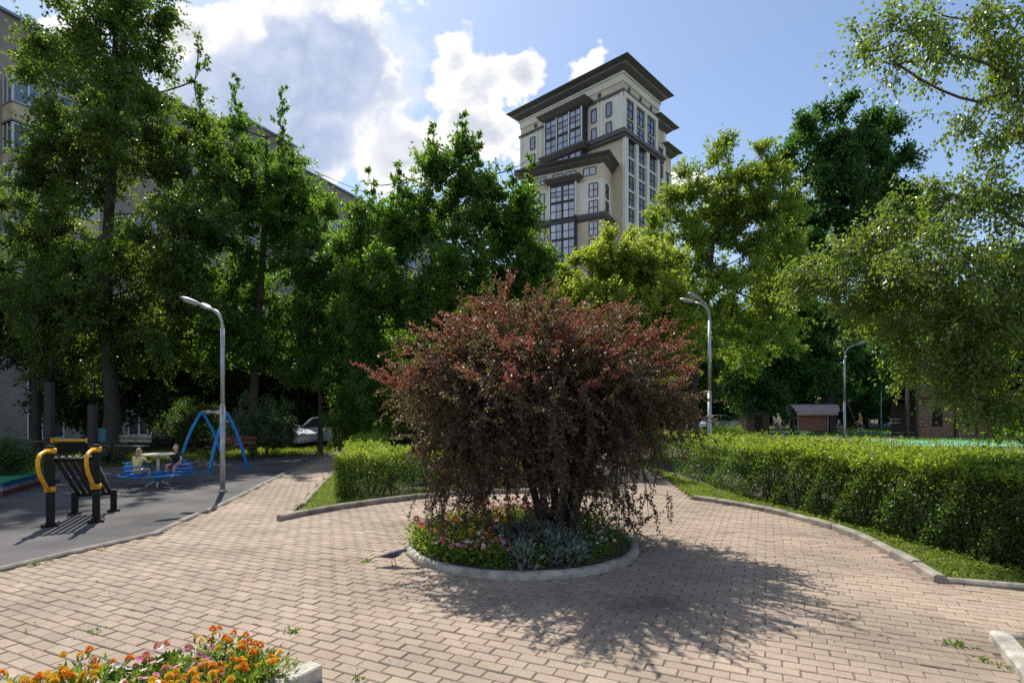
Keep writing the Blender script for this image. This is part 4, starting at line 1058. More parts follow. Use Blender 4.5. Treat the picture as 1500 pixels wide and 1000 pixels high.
# ------------------------------------------------------------------ brick apartment block
E_ = math.atan2(.908, .418)
r = thing('apartment_block', 'long nine-storey grey brick apartment block behind the trees on the left', 'building', (-29.7, 33.8, 0), E_)
b = MB(); b.box(-30, 50, 0, 14, -1, 25.55); b.build('wall', M['brick_house'], r)
b = MB(); b.box(-30.2, 50.2, -.22, 14.2, 25.55, 25.72); b.build('roof_edge', M['zinc'], r)
b = MB(); b.box(15.4, 21.6, .9, 8, 25.72, 27.9); ph = b.build('stair_head', M['brick_house'], r)
b = MB(); b.box(15.2, 21.8, .68, 8.2, 27.9, 28.06); b.build('roof_edge', M['zinc'], ph)
b = MB(); b.box(-30, 50, -.06, 0, -1, -.1); b.build('plinth', M['slab'], r)
for t0 in (-4.9, 0.2, 12, 20.2, 25.2, 34):
    b = MB(); b.box(t0 - 1.2, t0 - .85, -.02, .0, 23.1, 23.6); b.build('vent', M['glassdark'], r)
for t in (-8, -.35, 5.5, 8.5, 14.3, 17.2, 27.5, 31, 38, 43):
    for k in range(0, 8):
        if (t == -.35 and 2 <= k) or (t == 5.5 and k > 5): continue
        z0 = .06 + 2.84 * k; w = 1.95
        b = MB(); b.box(t, t + w, -.012, .05, z0, z0 + 1.55); fr = b.build('window', M['glassdark'], r)
        b = MB(); e = .07
        b.box(t - .0, t + e, -.05, -.013, z0, z0 + 1.55); b.box(t + w - e, t + w, -.05, -.013, z0, z0 + 1.55)
        b.box(t + e, t + w - e, -.05, -.013, z0, z0 + e); b.box(t + e, t + w - e, -.05, -.013, z0 + 1.55 - e, z0 + 1.55)
        b.box(t + w * .36, t + w * .36 + .1, -.05, -.013, z0 + e, z0 + 1.55 - e); b.box(t + w * .68, t + w * .68 + .07, -.05, -.013, z0 + e, z0 + 1.55 - e)
        b.build('window_frame', M['whiteframe'], fr)
        b = MB(); b.box(t - .06, t + w + .06, -.14, -.001, z0 - .06, z0 - .003); b.build('sill', M['zinc'], fr)
for t in (-1.55, 21.9, 35):
    for k in range(3 if t < 0 else 2, 8):
        z0 = .06 + 2.84 * k; w = 4.6
        b = MB(); b.box(t, t + w, -1.15, .0, z0 - 1.0, z0 - .02); bl = b.build('balcony', M['cream'], r)
        b = MB(); b.box(t - .05, t + w + .05, -1.2, .0, z0 - 1.12, z0 - 1.0); b.box(t - .04, t + w + .04, -1.2, .0, z0 - .02, z0 + .05); b.build('slab', M['slab'], bl)
        b = MB(); b.box(t + .03, t + w - .03, -1.1, -.001, z0 + .05, z0 + 1.66); b.build('glazing', M['glass'] if k % 2 else M['glassdark'], bl)
        b = MB(); n = 6
        for i in range(n + 1):
            x0 = t + (w - .08) * i / n; b.box(x0, x0 + .08, -1.15, -1.101, z0 + .05, z0 + 1.66)
        for yy in (-1.06, -.55, -.1): b.box(t - .012, t + .028, yy - .05, yy + .05, z0 + .05, z0 + 1.66)
        b.box(t + .08, t + w - .08, -1.145, -1.102, z0 + 1.58, z0 + 1.66); b.box(t + .08, t + w - .08, -1.145, -1.102, z0 + .05, z0 + .12)
        b.build('glazing_frame', M['whiteframe'], bl)
# cable from the block
b = MB(); p0 = np.array([-20.9, 53, 26.0]); p1 = np.array([-2, 96, 37]); b.tube([p0 * (1 - t) + p1 * t - np.array([0, 0, 2.2]) * 4 * t * (1 - t) for t in np.linspace(0, 1, 14)], .03, 5)
tag(b.build('overhead_cable', M['black'], None), 'thin black cable running from the brick block roof across the sky', 'cable')

# ------------------------------------------------------------------ tower
TW = (23.61, 115.58, 0.)
r = thing('residential_tower', 'tall cream and tan residential tower with wide dark overhanging roofs', 'tower', TW, R(47.2))
def tb(fn, name, m, parent=None, mtx=None):
    q = MB(mtx); fn(q); return q.build(name, m, parent or r)


def frustum_roof(b, x0, x1, y0, y1, z0, z1, o):
    """flared eaves: narrow at z0, projecting by o at z1, thin edge and low slab above"""
    lv = [(0.0, z0), (.12, z0 + .02), (o * .45, z0 + (z1 - z0) * .45), (o * .5, z0 + (z1 - z0) * .62), (o, z1 - .12), (o, z1), (o * .2, z1 + .35)]
    b.loft([[(x0 - q, y0 - q, z), (x1 + q, y0 - q, z), (x1 + q, y1 + q, z), (x0 - q, y1 + q, z)] for q, z in lv])


def roof_trim(x0, x1, y0, y1, z0, z1, o):
    q = o * .5 + .05; z = z0 + (z1 - z0) * .62
    tb(lambda b: b.loft([[(x0 - q - e, y0 - q - e, zz), (x1 + q + e, y0 - q - e, zz), (x1 + q + e, y1 + q + e, zz), (x0 - q - e, y1 + q + e, zz)] for e, zz in ((0, z - .16), (.12, z - .1), (.12, z + .02), (0, z + .04))]), 'roof_trim', M['zinc'])


roof_trim(0, 16, 0, 29.4, 74.2, 76.0, 2.53); roof_trim(16.2, 21, .9, 27, 69.0, 70.7, 2.4)
# main body: right face is the plane y = 0, left face the plane x = 0
tb(lambda b: (b.box(0, 16, 0, 29.4, -1, 60.4), b.box(.15, 15.85, .15, 29.25, 60.4, 74.2)), 'wall', M['tw_tan'])
tb(lambda b: b.box(16.0, 21.0, .9, 27, -1, 69.0), 'wing_wall', M['tw_tan']); tb(lambda b: b.box(21, 25, 1.6, 26, -1, 64.6), 'wing_wall', M['tw_tan'])
tb(lambda b: frustum_roof(b, 0, 16, 0, 29.4, 74.2, 76.0, 2.53), 'roof', M['tw_dark'])
tb(lambda b: frustum_roof(b, 16.2, 21, .9, 27, 69.0, 70.7, 2.4), 'roof', M['tw_dark'])
tb(lambda b: frustum_roof(b, 21.2, 25, 1.6, 26, 64.6, 66.2, 2.2), 'roof', M['tw_dark'])
for z0, z1, q, m, nm in ((72.3, 74.15, .06, 'tw_white', 'frieze'), (74.15 - .35, 74.15, .35, 'tw_white', 'frieze_cap'), (70.0, 70.55, .28, 'tw_dark', 'moulding'), (60.1, 60.75, .85, 'tw_dark', 'ledge'), (60.75, 61.5, 1.15, 'tw_dark', 'ledge'), (61.5, 62.0, .7, 'tw_dark', 'ledge')):
    tb(lambda b: b.loft([[(-q, -q, z), (16 + q, -q, z), (16 + q, 29.4 + q, z), (-q, 29.4 + q, z)] for z in (z0, z1)]), nm, M[m])
for z0, z1 in ((64.3, 64.6), (55.4, 56.0)):
    tb(lambda b: b.box(15.9, 21.25, .65, 26, z0, z1), 'moulding', M['tw_dark']); tb(lambda b: b.box(20.9, 25.25, 1.35, 25, z0 - 4, z1 - 4), 'moulding', M['tw_dark'])
# pale panels on the left face upper part, quoins
tb(lambda b: b.box(.02, .14, .0, 8.9, 62.0, 69.99), 'panel', M['tw_white']); tb(lambda b: b.box(.02, .14, 20.4, 29.38, 55, 69.99), 'panel', M['tw_white'])
for y0 in (.0, 5.0, 6.0, 22.2, 23.6, 28.7): tb(lambda b: b.box(-.14, .019, y0, y0 + .6, 62.0 if y0 < 10 else 50, 69.98), 'pilaster', M['tw_white'])


def window(b_face, s0, s1, z0, z1, cols, rows, m, off=0., frame=M['tw_frame'], pane=M['glass'], th=.16):
    """one window on a face: pane + frame. b_face: 'L' (plane x=-off) or 'R' (plane y=-off)"""
    def bx(b, a0, a1, n0, n1, c0, c1):
        if b_face == 'L': b.box(-off - n1, -off - n0, a0, a1, c0, c1)
        else: b.box(a0, a1, -off - n1, -off - n0, c0, c1)
    q = MB(m); bx(q, s0, s1, 0, .03, z0, z1)
    q = MB(m)
    for i in range(cols):
        for j in range(rows):
            bx(q, s0 + (s1 - s0) * i / cols, s0 + (s1 - s0) * (i + 1) / cols, .0, .03, z0 + (z1 - z0) * j / rows, z0 + (z1 - z0) * (j + 1) / rows)
    w = q.build('window', pane, r)
    q = MB(m)
    for i in range(cols + 1):
        t = th if i in (0, cols) else th * .8; c = s0 + (s1 - s0) * i / cols; bx(q, c - t / 2, c + t / 2, .031, .14, z0, z1)
    for j in range(rows + 1):
        c = z0 + (z1 - z0) * j / rows
        for i in range(cols):
            a0 = s0 + (s1 - s0) * i / cols + th * .5; a1 = s0 + (s1 - s0) * (i + 1) / cols - th * .5; bx(q, a0, a1, .031, .13, c - th * .4, c + th * .4)
    q.build('window_frame', frame, w)


for s0, s1 in ((2.85, 4.13), (6.67, 7.95), (24.5, 25.9)):
    window('L', s0, s1, 65.9, 68.8, 1, 1, None, .14); window('L', s0, s1, 62.1, 64.6, 1, 1, None, .14)
for y in (5.6, 9.5, 24): tb(lambda b: b.box(-.01, .0, y, y + .8, 71.0, 71.9), 'vent', M['tw_frame'])
for x in (2.2, 7, 11.8): tb(lambda b: b.box(x, x + .8, -.01, .0, 71.0, 71.9), 'vent', M['tw_frame'])
# upper bay on the left face
tb(lambda b: b.box(-1.9, .1, 9.2, 20.0, 55, 69.7), 'bay', M['tw_frame'])
tb(lambda b: b.loft([[(.1, 9.0 - q, z), (.1, 20.2 + q, z), (-1.95 - q, 20.2 + q, z), (-1.95 - q, 9.0 - q, z)] for q, z in ((.05, 69.7), (.5, 70.0), (1.3, 70.9), (1.35, 71.1), (.3, 71.5))]), 'bay_roof', M['tw_dark'])
tb(lambda b: b.loft([[(.1, 9.0 - q, z), (.1, 20.2 + q, z), (-1.95 - q, 20.2 + q, z), (-1.95 - q, 9.0 - q, z)] for q, z in ((.2, 60.2), (.55, 60.6), (.9, 61.1), (.9, 61.5), (.2, 61.6))]), 'bay_ledge', M['tw_dark'])
for s0, s1 in ((9.6, 12.6), (13.1, 16.1), (16.6, 19.6)):
    window('L', s0, s1, 65.4, 69.4, 2, 3, None, 1.9); window('L', s0, s1, 61.8, 64.9, 2, 2, None, 1.9); window('L', s0, s1, 57.2, 59.9, 2, 2, None, 1.9)
for s in (9.2, 12.72, 16.22, 19.72): tb(lambda b: b.box(-2.12, -1.89, s, s + .28, 61.7, 69.6), 'mullion', M['tw_white'])
# right face: three columns of windows between pale piers
for x in (0, 4.15, 8.9, 13.75): tb(lambda b: b.box(x, x + (1.1 if x else .9), -.75, .0, -1, 60.05) if x else b.box(-.3, .9, -.75, -.001, -1, 60.05), 'pier', M['tw_white'])
for x in (.0, 4.15, 8.9, 13.75): tb(lambda b: b.box(x, x + .9, -.3, .149, 62.0, 69.9), 'pier', M['tw_white'])
tb(lambda b: b.box(0, 14.9, -.32, .149, 69.0, 69.99), 'pier_cap', M['tw_white'])
for s0, s1 in ((1.1, 4.0), (5.5, 8.6), (10.4, 13.5)):
    window('R', s0, s1, 65.4, 68.7, 2, 2, None, -.12); window('R', s0, s1, 62.2, 64.7, 2, 2, None, -.12)
    for k in range(9): window('R', s0, s1, 56.9 - 3.52 * k, 59.9 - 3.52 * k, 2, 2, None, .0)
for k in range(9): tb(lambda b: b.box(.9, 13.75, -.3, -.001, 56.3 - 3.52 * k, 56.75 - 3.52 * k), 'sill_band', M['tw_white'])
for k in range(5):
    window('R', 16.6, 18.9, 61.3 - 3.6 * k, 64.2 - 3.6 * k, 1, 2, None, -.9, pane=M['glassdark']); window('R', 21.4, 23.4, 57.3 - 3.6 * k, 60.0 - 3.6 * k, 1, 2, None, -1.6)
tb(lambda b: (b.box(16.0, 16.5, .6, .9, 20, 64.3), b.box(19.2, 20.2, .6, .9, 20, 68.9)), 'pier', M['tw_white'])
tb(lambda b: (b.box(21.0, 21.3, 1.35, 1.6, 20, 60.3), b.box(23.7, 24.9, 1.35, 1.6, 20, 60.2)), 'pier', M['tw_white'])
# lower volume turned a little towards the park
rw = Matrix.Rotation(R(47.2), 4, 'Z')
WM = rw.inverted() @ Matrix.Translation(Vector((18.85, 111.91, 0)) - Vector(TW)) @ Matrix.Rotation(R(63.4), 4, 'Z')
tb(lambda b: b.box(0, 9, 0, 18, -1, 53.2), 'front_wall', M['tw_tan'], mtx=WM)
tb(lambda b: frustum_roof(b, 0, 9, 0, 18, 53.2, 54.75, 1.8), 'front_roof', M['tw_dark'], mtx=WM)
for q in ((-.05, -.001, .0, 5.6), (-.05, -.001, 11.7, 18), (-.002, 6.5, -.05, -.001)): tb(lambda b: b.box(*q, 43.0, 49.95), 'panel', M['tw_white'], mtx=WM)
tb(lambda b: b.loft([[(-q, -q, z), (9, -q, z), (9, 18 + q, z), (-q, 18 + q, z)] for q, z in ((.1, 41.6), (.5, 42.0), (.75, 42.6), (.75, 42.95), (.1, 43.0))]), 'ledge', M['tw_dark'], mtx=WM)
for s0, s1 in ((1.66, 4.33), (6.0, 8.36), (8.92, 11.17), (12.9, 15.46)): window('L', s0, s1, 51.1, 52.7, 2, 1, WM, .0)
for k in range(8):
    z1 = (49.5, 45.9, 42.3)[k] if k < 2 else 41.5 - 3.55 * (k - 2)
    window('L', 1.23, 3.09, z1 - 3.0, z1 - .2, 2, 2, WM, .05); window('L', 13.2, 14.28, z1 - 2.6, z1 - .4, 1, 1, WM, .05)
    window('R', 1.2, 3.0, z1 - 3.0, z1 - .2, 1, 2, WM, .05, pane=M['glassdark'])
tb(lambda b: b.box(-1.15, .1, 5.75, 11.5, 0, 50.2), 'bay', M['tw_frame'], mtx=WM)
tb(lambda b: b.loft([[(.1, 5.6 - q, z), (.1, 11.6 + q, z), (-1.15 - q, 11.6 + q, z), (-1.15 - q, 5.6 - q, z)] for q, z in ((.02, 49.9), (.4, 50.1), (1.15, 50.9), (1.2, 51.1), (.2, 51.4))]), 'bay_roof', M['tw_dark'], mtx=WM)
for k in range(8):
    z1 = (49.5, 45.9)[k] if k < 2 else 41.6 - 3.55 * (k - 2)
    for s0, s1 in ((5.93, 8.5), (8.75, 11.3)): window('L', s0, s1, z1 - 3.2, z1, 2, 2 if k else 3, WM, 1.15)
for s in (5.55, 11.4): tb(lambda b: b.box(-1.3, .05, s, s + .3, 43.0, 49.9), 'mullion', M['tw_white'], mtx=WM)

# ------------------------------------------------------------------ playground on the right
sheet('rubber_surface', [(12, 27.5), (46, 27.5), (60, 40), (44, 58), (27, 56), (14, 40)], -.02, M['turquoise'])
sheet('asphalt', [(12, 34), (46, 35), (40, 41), (13, 40)], -.014, mat('pale_tarmac', (.30, .27, .22), .9, .2, 2))
# roofed notice board
r = thing('notice_board', 'brown notice board under a pale rounded plank roof beyond the right hedge', 'notice board', (22.9, 41.5, 0), R(-3))
for s_ in (-1, 1):
    b = MB(); b.bbox((s_ * 1.38, 0, 1.0), (.16, .16, 2.0)); b.build('post', M['timberdark'], r)
    b = MB(); b.bbox((s_ * 1.1, -.06, .95), (.1, .08, 1.5)); b.build('batten', M['kerb'], r)
b = MB(); b.bbox((0, 0, 1.02), (2.1, .08, 1.45)); b.build('board', M['boardbrown'], r)
for i in range(9):
    a = -1.45 + 2.9 * i / 8
    b = MB(Matrix.Translation((0, math.sin(a) * .8, 1.56 + math.cos(a) * .74)) @ Matrix.Rotation(-a, 4, 'X')); b.bbox((0, 0, 0), (3.5 - (.5, .22, .06, 0, 0, 0, .06, .22, .5)[i], .275, .045)); b.build('roof_plank', M['rooftile'], r)
# wooden shed / board further left
r = thing('wooden_shed', 'dark brown wooden play hut between tree trunks left of the notice board', 'hut', (20.9, 47, 0), R(5))
b = MB(); b.box(-1.0, 1.0, -.7, .7, 0, 1.9)
b.build('wall', M['timber'], r)
b = MB(); b.loft([[(-1.2, -.9, z0), (1.2, -.9, z0), (1.2, .9, z0), (-1.2, .9, z0)] for z0 in (1.9, 1.98)]); b.loft([[(-1.2, -.9, 1.985), (1.2, -.9, 1.985), (1.2, .9, 1.985), (-1.2, .9, 1.985)], [(-1.1, -.05, 2.4), (1.1, -.05, 2.4), (1.1, .05, 2.4), (-1.1, .05, 2.4)]]); b.build('roof', M['timberdark'], r)
b = MB(); b.box(-.35, .35, -.72, -.701, 0, 1.4); b.build('doorway', M['glassdark'], r)
# playhouse tower of planks
r = thing('wooden_playhouse', 'large dark wooden plank playhouse tower half hidden by the birch leaves', 'playhouse', (28.2, 37.6, 0), R(6))
def planks(b, x0, x1, y, z0, z1, holes=(), n=12):
    for i in range(n):
        a = z0 + (z1 - z0) * i / n; c = a + (z1 - z0) / n - .025
        segs = [(x0, x1)]
        for hx0, hx1, hz0, hz1 in holes:
            if a < hz1 and c > hz0: segs = [s for q in segs for s in ((q[0], min(q[1], hx0)), (max(q[0], hx1), q[1])) if s[1] - s[0] > .02]
        for s0, s1 in segs: b.box(s0, s1, y, y + .05, a, c)


b = MB(); planks(b, -1.1, 1.6, -1.0, .05, 2.6, [(-.05, .75, .95, 2.0)], 11); b.build('front_wall', M['timber'], r)
b = MB(); planks(b, 1.75, 3.2, -1.0, .05, 2.2, [(2.15, 2.75, .85, 1.25)], 9); b.build('front_wall', M['timber'], r)
b = MB(); planks(b, -1.1, 3.2, 1.2, .05, 2.4, (), 10); b.build('back_wall', M['timberdark'], r)
b = MB(); b.box(-1.05, 3.15, -.9, 1.15, 2.62, 2.7); b.build('deck', M['timberdark'], r)
b = MB(); planks(b, -.6, 1.7, -.6, 2.75, 4.6, [(.3, .8, 3.4, 4.1)], 8); b.build('upper_wall', M['timber'], r)
b = MB(); b.loft([[(-1.0, -1, 4.7), (2.1, -1, 4.7), (2.1, 1.2, 4.7), (-1.0, 1.2, 4.7)], [(.45, 0, 6.3), (.65, 0, 6.3), (.65, .2, 6.3), (.45, .2, 6.3)]]); b.build('roof', M['timberdark'], r)
for x in (-1.9, -1.2, 1.66, 3.3, 4.2, 4.7):
    b = MB(); b.bbox((x, -1.05, 1.5 if x > 3 else 2.2), (.16, .16, 3.0 if x > 3 else 4.4)); b.build('post', M['timberdark'] if x < 3 else M['timber'], r)
b = MB(); planks(b, 3.4, 4.15, -1.0, .4, 2.5, (), 6); b.build('side_panel', M['timber'], r)
b = MB(); b.box(4.6, 5.6, -1.3, -.3, 0, .3); b.build('step', M['timberdark'], r)
# back fence
r = thing('metal_fence', 'dark blue-grey metal bar fence behind the playground on the right', 'fence', (30, 62, 0), R(-8))
b = MB()
for i in range(150): b.box(-24 + i * .4, -24 + i * .4 + .05, -.02, .02, 0, 2)
b.box(-24, 36, .021, .05, .2, .27); b.box(-24, 36, .021, .05, 1.75, 1.82); b.build('bars', mat('blue_grey_paint', (.05, .07, .11), .5), r)
for i in range(13):
    b = MB(); b.box(-24 + i * 5, -24 + i * 5 + .1, .06, .16, 0, 2.15); b.build('post', M['fencedark'], r)
# thin posts / leaning play beams
r = thing('climbing_beams', 'two leaning wooden climbing beams on the playground behind the orange jersey', 'play equipment', (28.3, 45.5, 0))
b = MB(); b.tube([(-1.6, 0, 0), (-.9, .1, 2.9)], .08, 8); b.build('beam', M['timberdark'], r, True)
b = MB(); b.tube([(.7, 0, 0), (-.4, .1, 3.1)], .09, 8); b.build('beam', M['timberdark'], r, True)
b = MB(); b.lathe([(.035, 0), (.035, 5.2), (.02, 5.25)], 8)
tag(b.build('metal_pole', M['steel'], None, True, (31.2, 46, 0)), 'thin grey pole between the notice board and the playhouse', 'pole')

# ------------------------------------------------------------------ cars
def car(label, x, y, rz, paint):
    r = thing('parked_car', label, 'car', (x, y, 0), rz)
    W = .84
    prof = [(-2.1, .35), (-2.12, .62), (-2.0, .86), (-1.1, .95), (.95, .93), (1.7, .84), (2.08, .68), (2.12, .4), (2.05, .28), (-2.0, .28)]
    b = MB(); b.loft([[(px, s * W * k, .28 + (pz - .28) * kk) for px, pz in prof] for s, k, kk in ((-1, .86, .96), (-1, 1, .97), (-1, .97, 1), (1, .97, 1), (1, 1, .97), (1, .86, .96))])
    b.build('body', paint, r)
    cab = [(-1.75, .93), (-1.15, 1.42), (.1, 1.46), (.95, .93)]
    b = MB(); b.loft([[(px, s * W * k(pz), pz) for px, pz in cab] for s, k in ((-1, lambda z: .93 if z < 1 else .74), (1, lambda z: .93 if z < 1 else .74))]); b.build('windows', M['carglass'], r)
    b = MB(); b.loft([[(px, s * W * .76, pz) for px, pz in ((-1.2, 1.405), (-1.12, 1.45), (.08, 1.49), (.16, 1.43))] for s in (-1, 1)]); b.build('roof', paint, r)
    for s in (-1, 1):
        b = MB(); b.tube([(.95, s * W * .9, .94), (.1, s * W * .76, 1.46)], .04, 6); b.tube([(-1.72, s * W * .9, .94), (-1.15, s * W * .76, 1.43)], .05, 6); b.tube([(-.4, s * W * .92, .94), (-.45, s * W * .77, 1.46)], .035, 6); b.build('pillar', paint, r, True)
    for px in (-1.3, 1.32):
        for s in (-1, 1):
            b = MB(Matrix.Translation((px, s * .74, .31)) @ Matrix.Rotation(PI / 2, 4, 'X')); b.lathe([(.24, -.1), (.31, -.09), (.32, 0), (.31, .09), (.24, .1)], 20); wh = b.build('wheel', M['rubber'], r, True)
            b = MB(Matrix.Translation((px, s * .74, .31)) @ Matrix.Rotation(PI / 2, 4, 'X')); b.lathe([(.2, -.105), (.2, .105)], 14); b.build('rim', M['steel'], wh)
    for s in (-1, 1):
        b = MB(); b.bbox((2.04, s * .6, .66), (.14, .34, .13)); b.build('headlight', M['lampglass'], r)
        b = MB(); b.bbox((.75, s * .95, 1.0), (.12, .2, .13)); b.build('mirror', paint, r)


car('white parked car seen through the shrubs right of the blue swing', -11.6, 26.4, R(-14), M['carwhite'])
car('white parked car with its windscreen showing beside the thin young tree', -8.7, 27.6, R(-10), M['carwhite'])
car('silver parked car beyond the distant hedge left of the purple tree', -6.9, 31.5, R(-12), M['carsilver'])
car('pale parked van-like car far back right of the middle street lamp', 20.8, 54, R(8), M['carsilver'])

# ------------------------------------------------------------------ people
DG = None
def skin_mesh(name, verts, edges, radii, m, parent, root_i=0, sub=2):
    me = bpy.data.meshes.new(name); me.from_pydata([tuple(v) for v in verts], edges, [])
    o = bpy.data.objects.new(name, me); COL.objects.link(o)
    o.modifiers.new('s', 'SKIN')
    for i, q in enumerate(me.skin_vertices[0].data):
        rr = radii[i]; q.radius = rr if hasattr(rr, '__len__') else (rr, rr); q.use_root = (i == root_i)
    sb = o.modifiers.new('u', 'SUBSURF'); sb.levels = sub; sb.render_levels = sub
    dg = bpy.context.evaluated_depsgraph_get(); dg.update()
    m2 = bpy.data.meshes.new_from_object(o.evaluated_get(dg)); bpy.data.objects.remove(o); bpy.data.meshes.remove(me)
    m2.name = name; m2.materials.clear(); m2.materials.append(m)
    m2.polygons.foreach_set('use_smooth', [True] * len(m2.polygons))
    return link(name, m2, parent)


def person(label, loc, rz, H, J, shirt, bottoms, hair, shoe, longhair=False, shortleg=.5):
    """J: joints in units of body height (x right, y forward, z up)"""
    r = thing('person', label, 'person', loc, rz)
    j = {k: np.array(v_, float) * H for k, v_ in J.items()}
    V = []; E = []; RR = []
    def add(p, rad, prev=None):
        V.append(p); RR.append(rad * H)
        if prev is not None: E.append((prev, len(V) - 1))
        return len(V) - 1
    up = unit(j['head'] - j['neck']); fw = np.array([0, 1., 0])
    pel = add(j['pelvis'], .072); wa = add(j['pelvis'] * .5 + j['chest'] * .5, .066, pel); ch = add(j['chest'], .075, wa); nk = add(j['neck'], .03, ch)
    hd = add(j['head'] - up * .035 * H + fw * .008 * H, .046, nk); h2 = add(j['head'] + up * .012 * H, .058, hd); add(j['head'] + up * .05 * H, .044, h2)
    add(j['head'] + fw * .062 * H - up * .008 * H, .010, h2)
    for s, q in (('l', -1), ('r', 1)):
        add(j['head'] + np.array([q * .058, 0, -.002]) * H, .012, h2)
        sh = add(j['sh_' + s], .036, ch); el = add(j['el_' + s], .025, sh); wr = add(j['wr_' + s], .018, el)
        dr = unit(j['wr_' + s] - j['el_' + s]); side = unit(np.cross(dr, [0, 0, 1.]) + 1e-6); pm = add(j['wr_' + s] + dr * .028 * H, (.02), wr)
        for f in range(4):
            o = side * (f - 1.5) * .0095 * H; a = add(j['wr_' + s] + dr * .05 * H + o, .0056, pm); ln = (.026, .034, .031, .022)[f]
            bq = add(j['wr_' + s] + dr * (.05 + ln * .5) * H + o - np.array([0, 0, .006 * H]), .005, a); add(j['wr_' + s] + dr * (.05 + ln) * H + o - np.array([0, 0, .016 * H]), .0042, bq)
        a = add(j['wr_' + s] + dr * .022 * H + side * q * .022 * H, .0062, pm); add(j['wr_' + s] + dr * .045 * H + side * q * .032 * H, .005, a)
        hp = add(j['hip_' + s], .052, pel); kn = add(j['kn_' + s], .036, hp); ck = add(j['kn_' + s] * .6 + j['an_' + s] * .4, .034, kn); an = add(j['an_' + s], .021, ck)
        add(j['toe_' + s], .018, an)
    skin_mesh('body', V, E, RR, M['skin'], r)
    # shirt
    V2 = [j['pelvis'] * .8 + j['chest'] * .2, j['pelvis'] * .5 + j['chest'] * .5, j['chest'], j['neck'] * .7 + j['chest'] * .3]; R2 = [.086, .078, .088, .052]; E2 = [(0, 1), (1, 2), (2, 3)]
    for s in 'lr':
        V2.append(j['sh_' + s]); R2.append(.047); E2.append((2, len(V2) - 1)); V2.append(j['sh_' + s] * .42 + j['el_' + s] * .58); R2.append(.042); E2.append((len(V2) - 2, len(V2) - 1))
    skin_mesh('shirt', V2, E2, [q * H for q in R2], shirt, r)
    V3 = [j['pelvis'] * .9 + j['chest'] * .1, j['pelvis'] - np.array([0, 0, .01 * H])]; R3 = [.08, .083]; E3 = [(0, 1)]
    for s in 'lr':
        V3.append(j['hip_' + s]); R3.append(.062); E3.append((1, len(V3) - 1))
        f = shortleg
        if f < .99:
            V3.append(j['hip_' + s] * (1 - f) + j['kn_' + s] * f); R3.append(.054); E3.append((len(V3) - 2, len(V3) - 1))
        else:
            V3.append(j['kn_' + s]); R3.append(.044); E3.append((len(V3) - 2, len(V3) - 1)); V3.append(j['an_' + s] + np.array([0, 0, .03 * H])); R3.append(.034); E3.append((len(V3) - 2, len(V3) - 1))
    skin_mesh('shorts' if shortleg < .99 else 'trousers', V3, E3, [q * H for q in R3], bottoms, r)
    for s in 'lr':
        a = j['an_' + s]; t = j['toe_' + s]; skin_mesh('shoe', [a + (a - t) * .25 - [0, 0, .012 * H], a * .5 + t * .5 - [0, 0, .004 * H], t + (t - a) * .15], [(0, 1), (1, 2)], [.024 * H, .026 * H, .02 * H], shoe, r, sub=1)
    bk = -fw * .014 * H
    hv = [j['head'] + up * .058 * H + fw * .028 * H, j['head'] + up * .05 * H + bk * 1.2, j['head'] + up * .015 * H + bk * 2.2, j['head'] - up * .03 * H + bk * 2.4]; hr = [.032, .05, .05, .036]; he = [(0, 1), (1, 2), (2, 3)]
    if longhair:
        hv += [j['head'] - up * .075 * H + bk * 4.2, j['head'] - up * .14 * H + bk * 4.0]; hr += [.024, .014]; he += [(3, 4), (4, 5)]
    skin_mesh('hair', hv, he, [q * H for q in hr], hair, r)
    for q in (-1, 1):
        b = MB(); b.lathe([(0, -.006 * H), (.006 * H, 0), (0, .006 * H)], 8, tuple(j['head'] + np.array([q * .021, .052, .008]) * H)); b.build('eye', M['hairdark'], r, True)
    b = MB(); b.bbox(tuple(j['head'] + np.array([0, .052, -.034]) * H), (.026 * H, .008 * H, .006 * H)); b.build('mouth', M['clothred'], r)
    return r


WALK = dict(pelvis=(0, 0, .52), chest=(0, .02, .72), neck=(0, .025, .84), head=(0, .045, .925), sh_l=(-.105, .02, .80), sh_r=(.105, .02, .80), el_l=(-.135, .1, .64), el_r=(.135, -.07, .64), wr_l=(-.12, .22, .56), wr_r=(.13, -.05, .49),
            hip_l=(-.05, 0, .5), hip_r=(.05, 0, .5), kn_l=(-.055, -.02, .28), kn_r=(.055, .1, .29), an_l=(-.055, -.17, .075), an_r=(.055, .12, .045), toe_l=(-.06, -.1, .02), toe_r=(.06, .21, .018))
SIT = dict(pelvis=(0, 0, 0), chest=(0, .035, .20), neck=(0, .05, .315), head=(0, .065, .42), sh_l=(-.1, .05, .275), sh_r=(.1, .05, .275), el_l=(-.15, .16, .17), el_r=(.15, .16, .17), wr_l=(-.09, .30, .2), wr_r=(.09, .30, .2),
           hip_l=(-.05, .02, -.01), hip_r=(.05, .02, -.01), kn_l=(-.075, .24, .0), kn_r=(.075, .24, .02), an_l=(-.075, .27, -.19), an_r=(.075, .27, -.17), toe_l=(-.08, .35, -.22), toe_r=(.08, .35, -.20))
def seat_at(k, rad=.6): a = R(-97) + k * PI / 2; return CX + math.cos(a) * rad, CY + math.sin(a) * rad, a
x, y, a = seat_at(0)
person('small blond girl in a pale yellow dress sitting on the carousel with her back turned', (x, y, .41), a + PI / 2, .98, SIT, M['clothyellow'], M['clothyellow'], M['hairblond'], M['skin'], True, .75)
x, y, a = seat_at(2)
SB = dict(SIT); SB.update(el_l=(-.15, .1, .14), wr_l=(-.1, .18, .06), kn_r=(.12, .2, .03), an_r=(.12, .2, -.16), toe_r=(.13, .28, -.19))
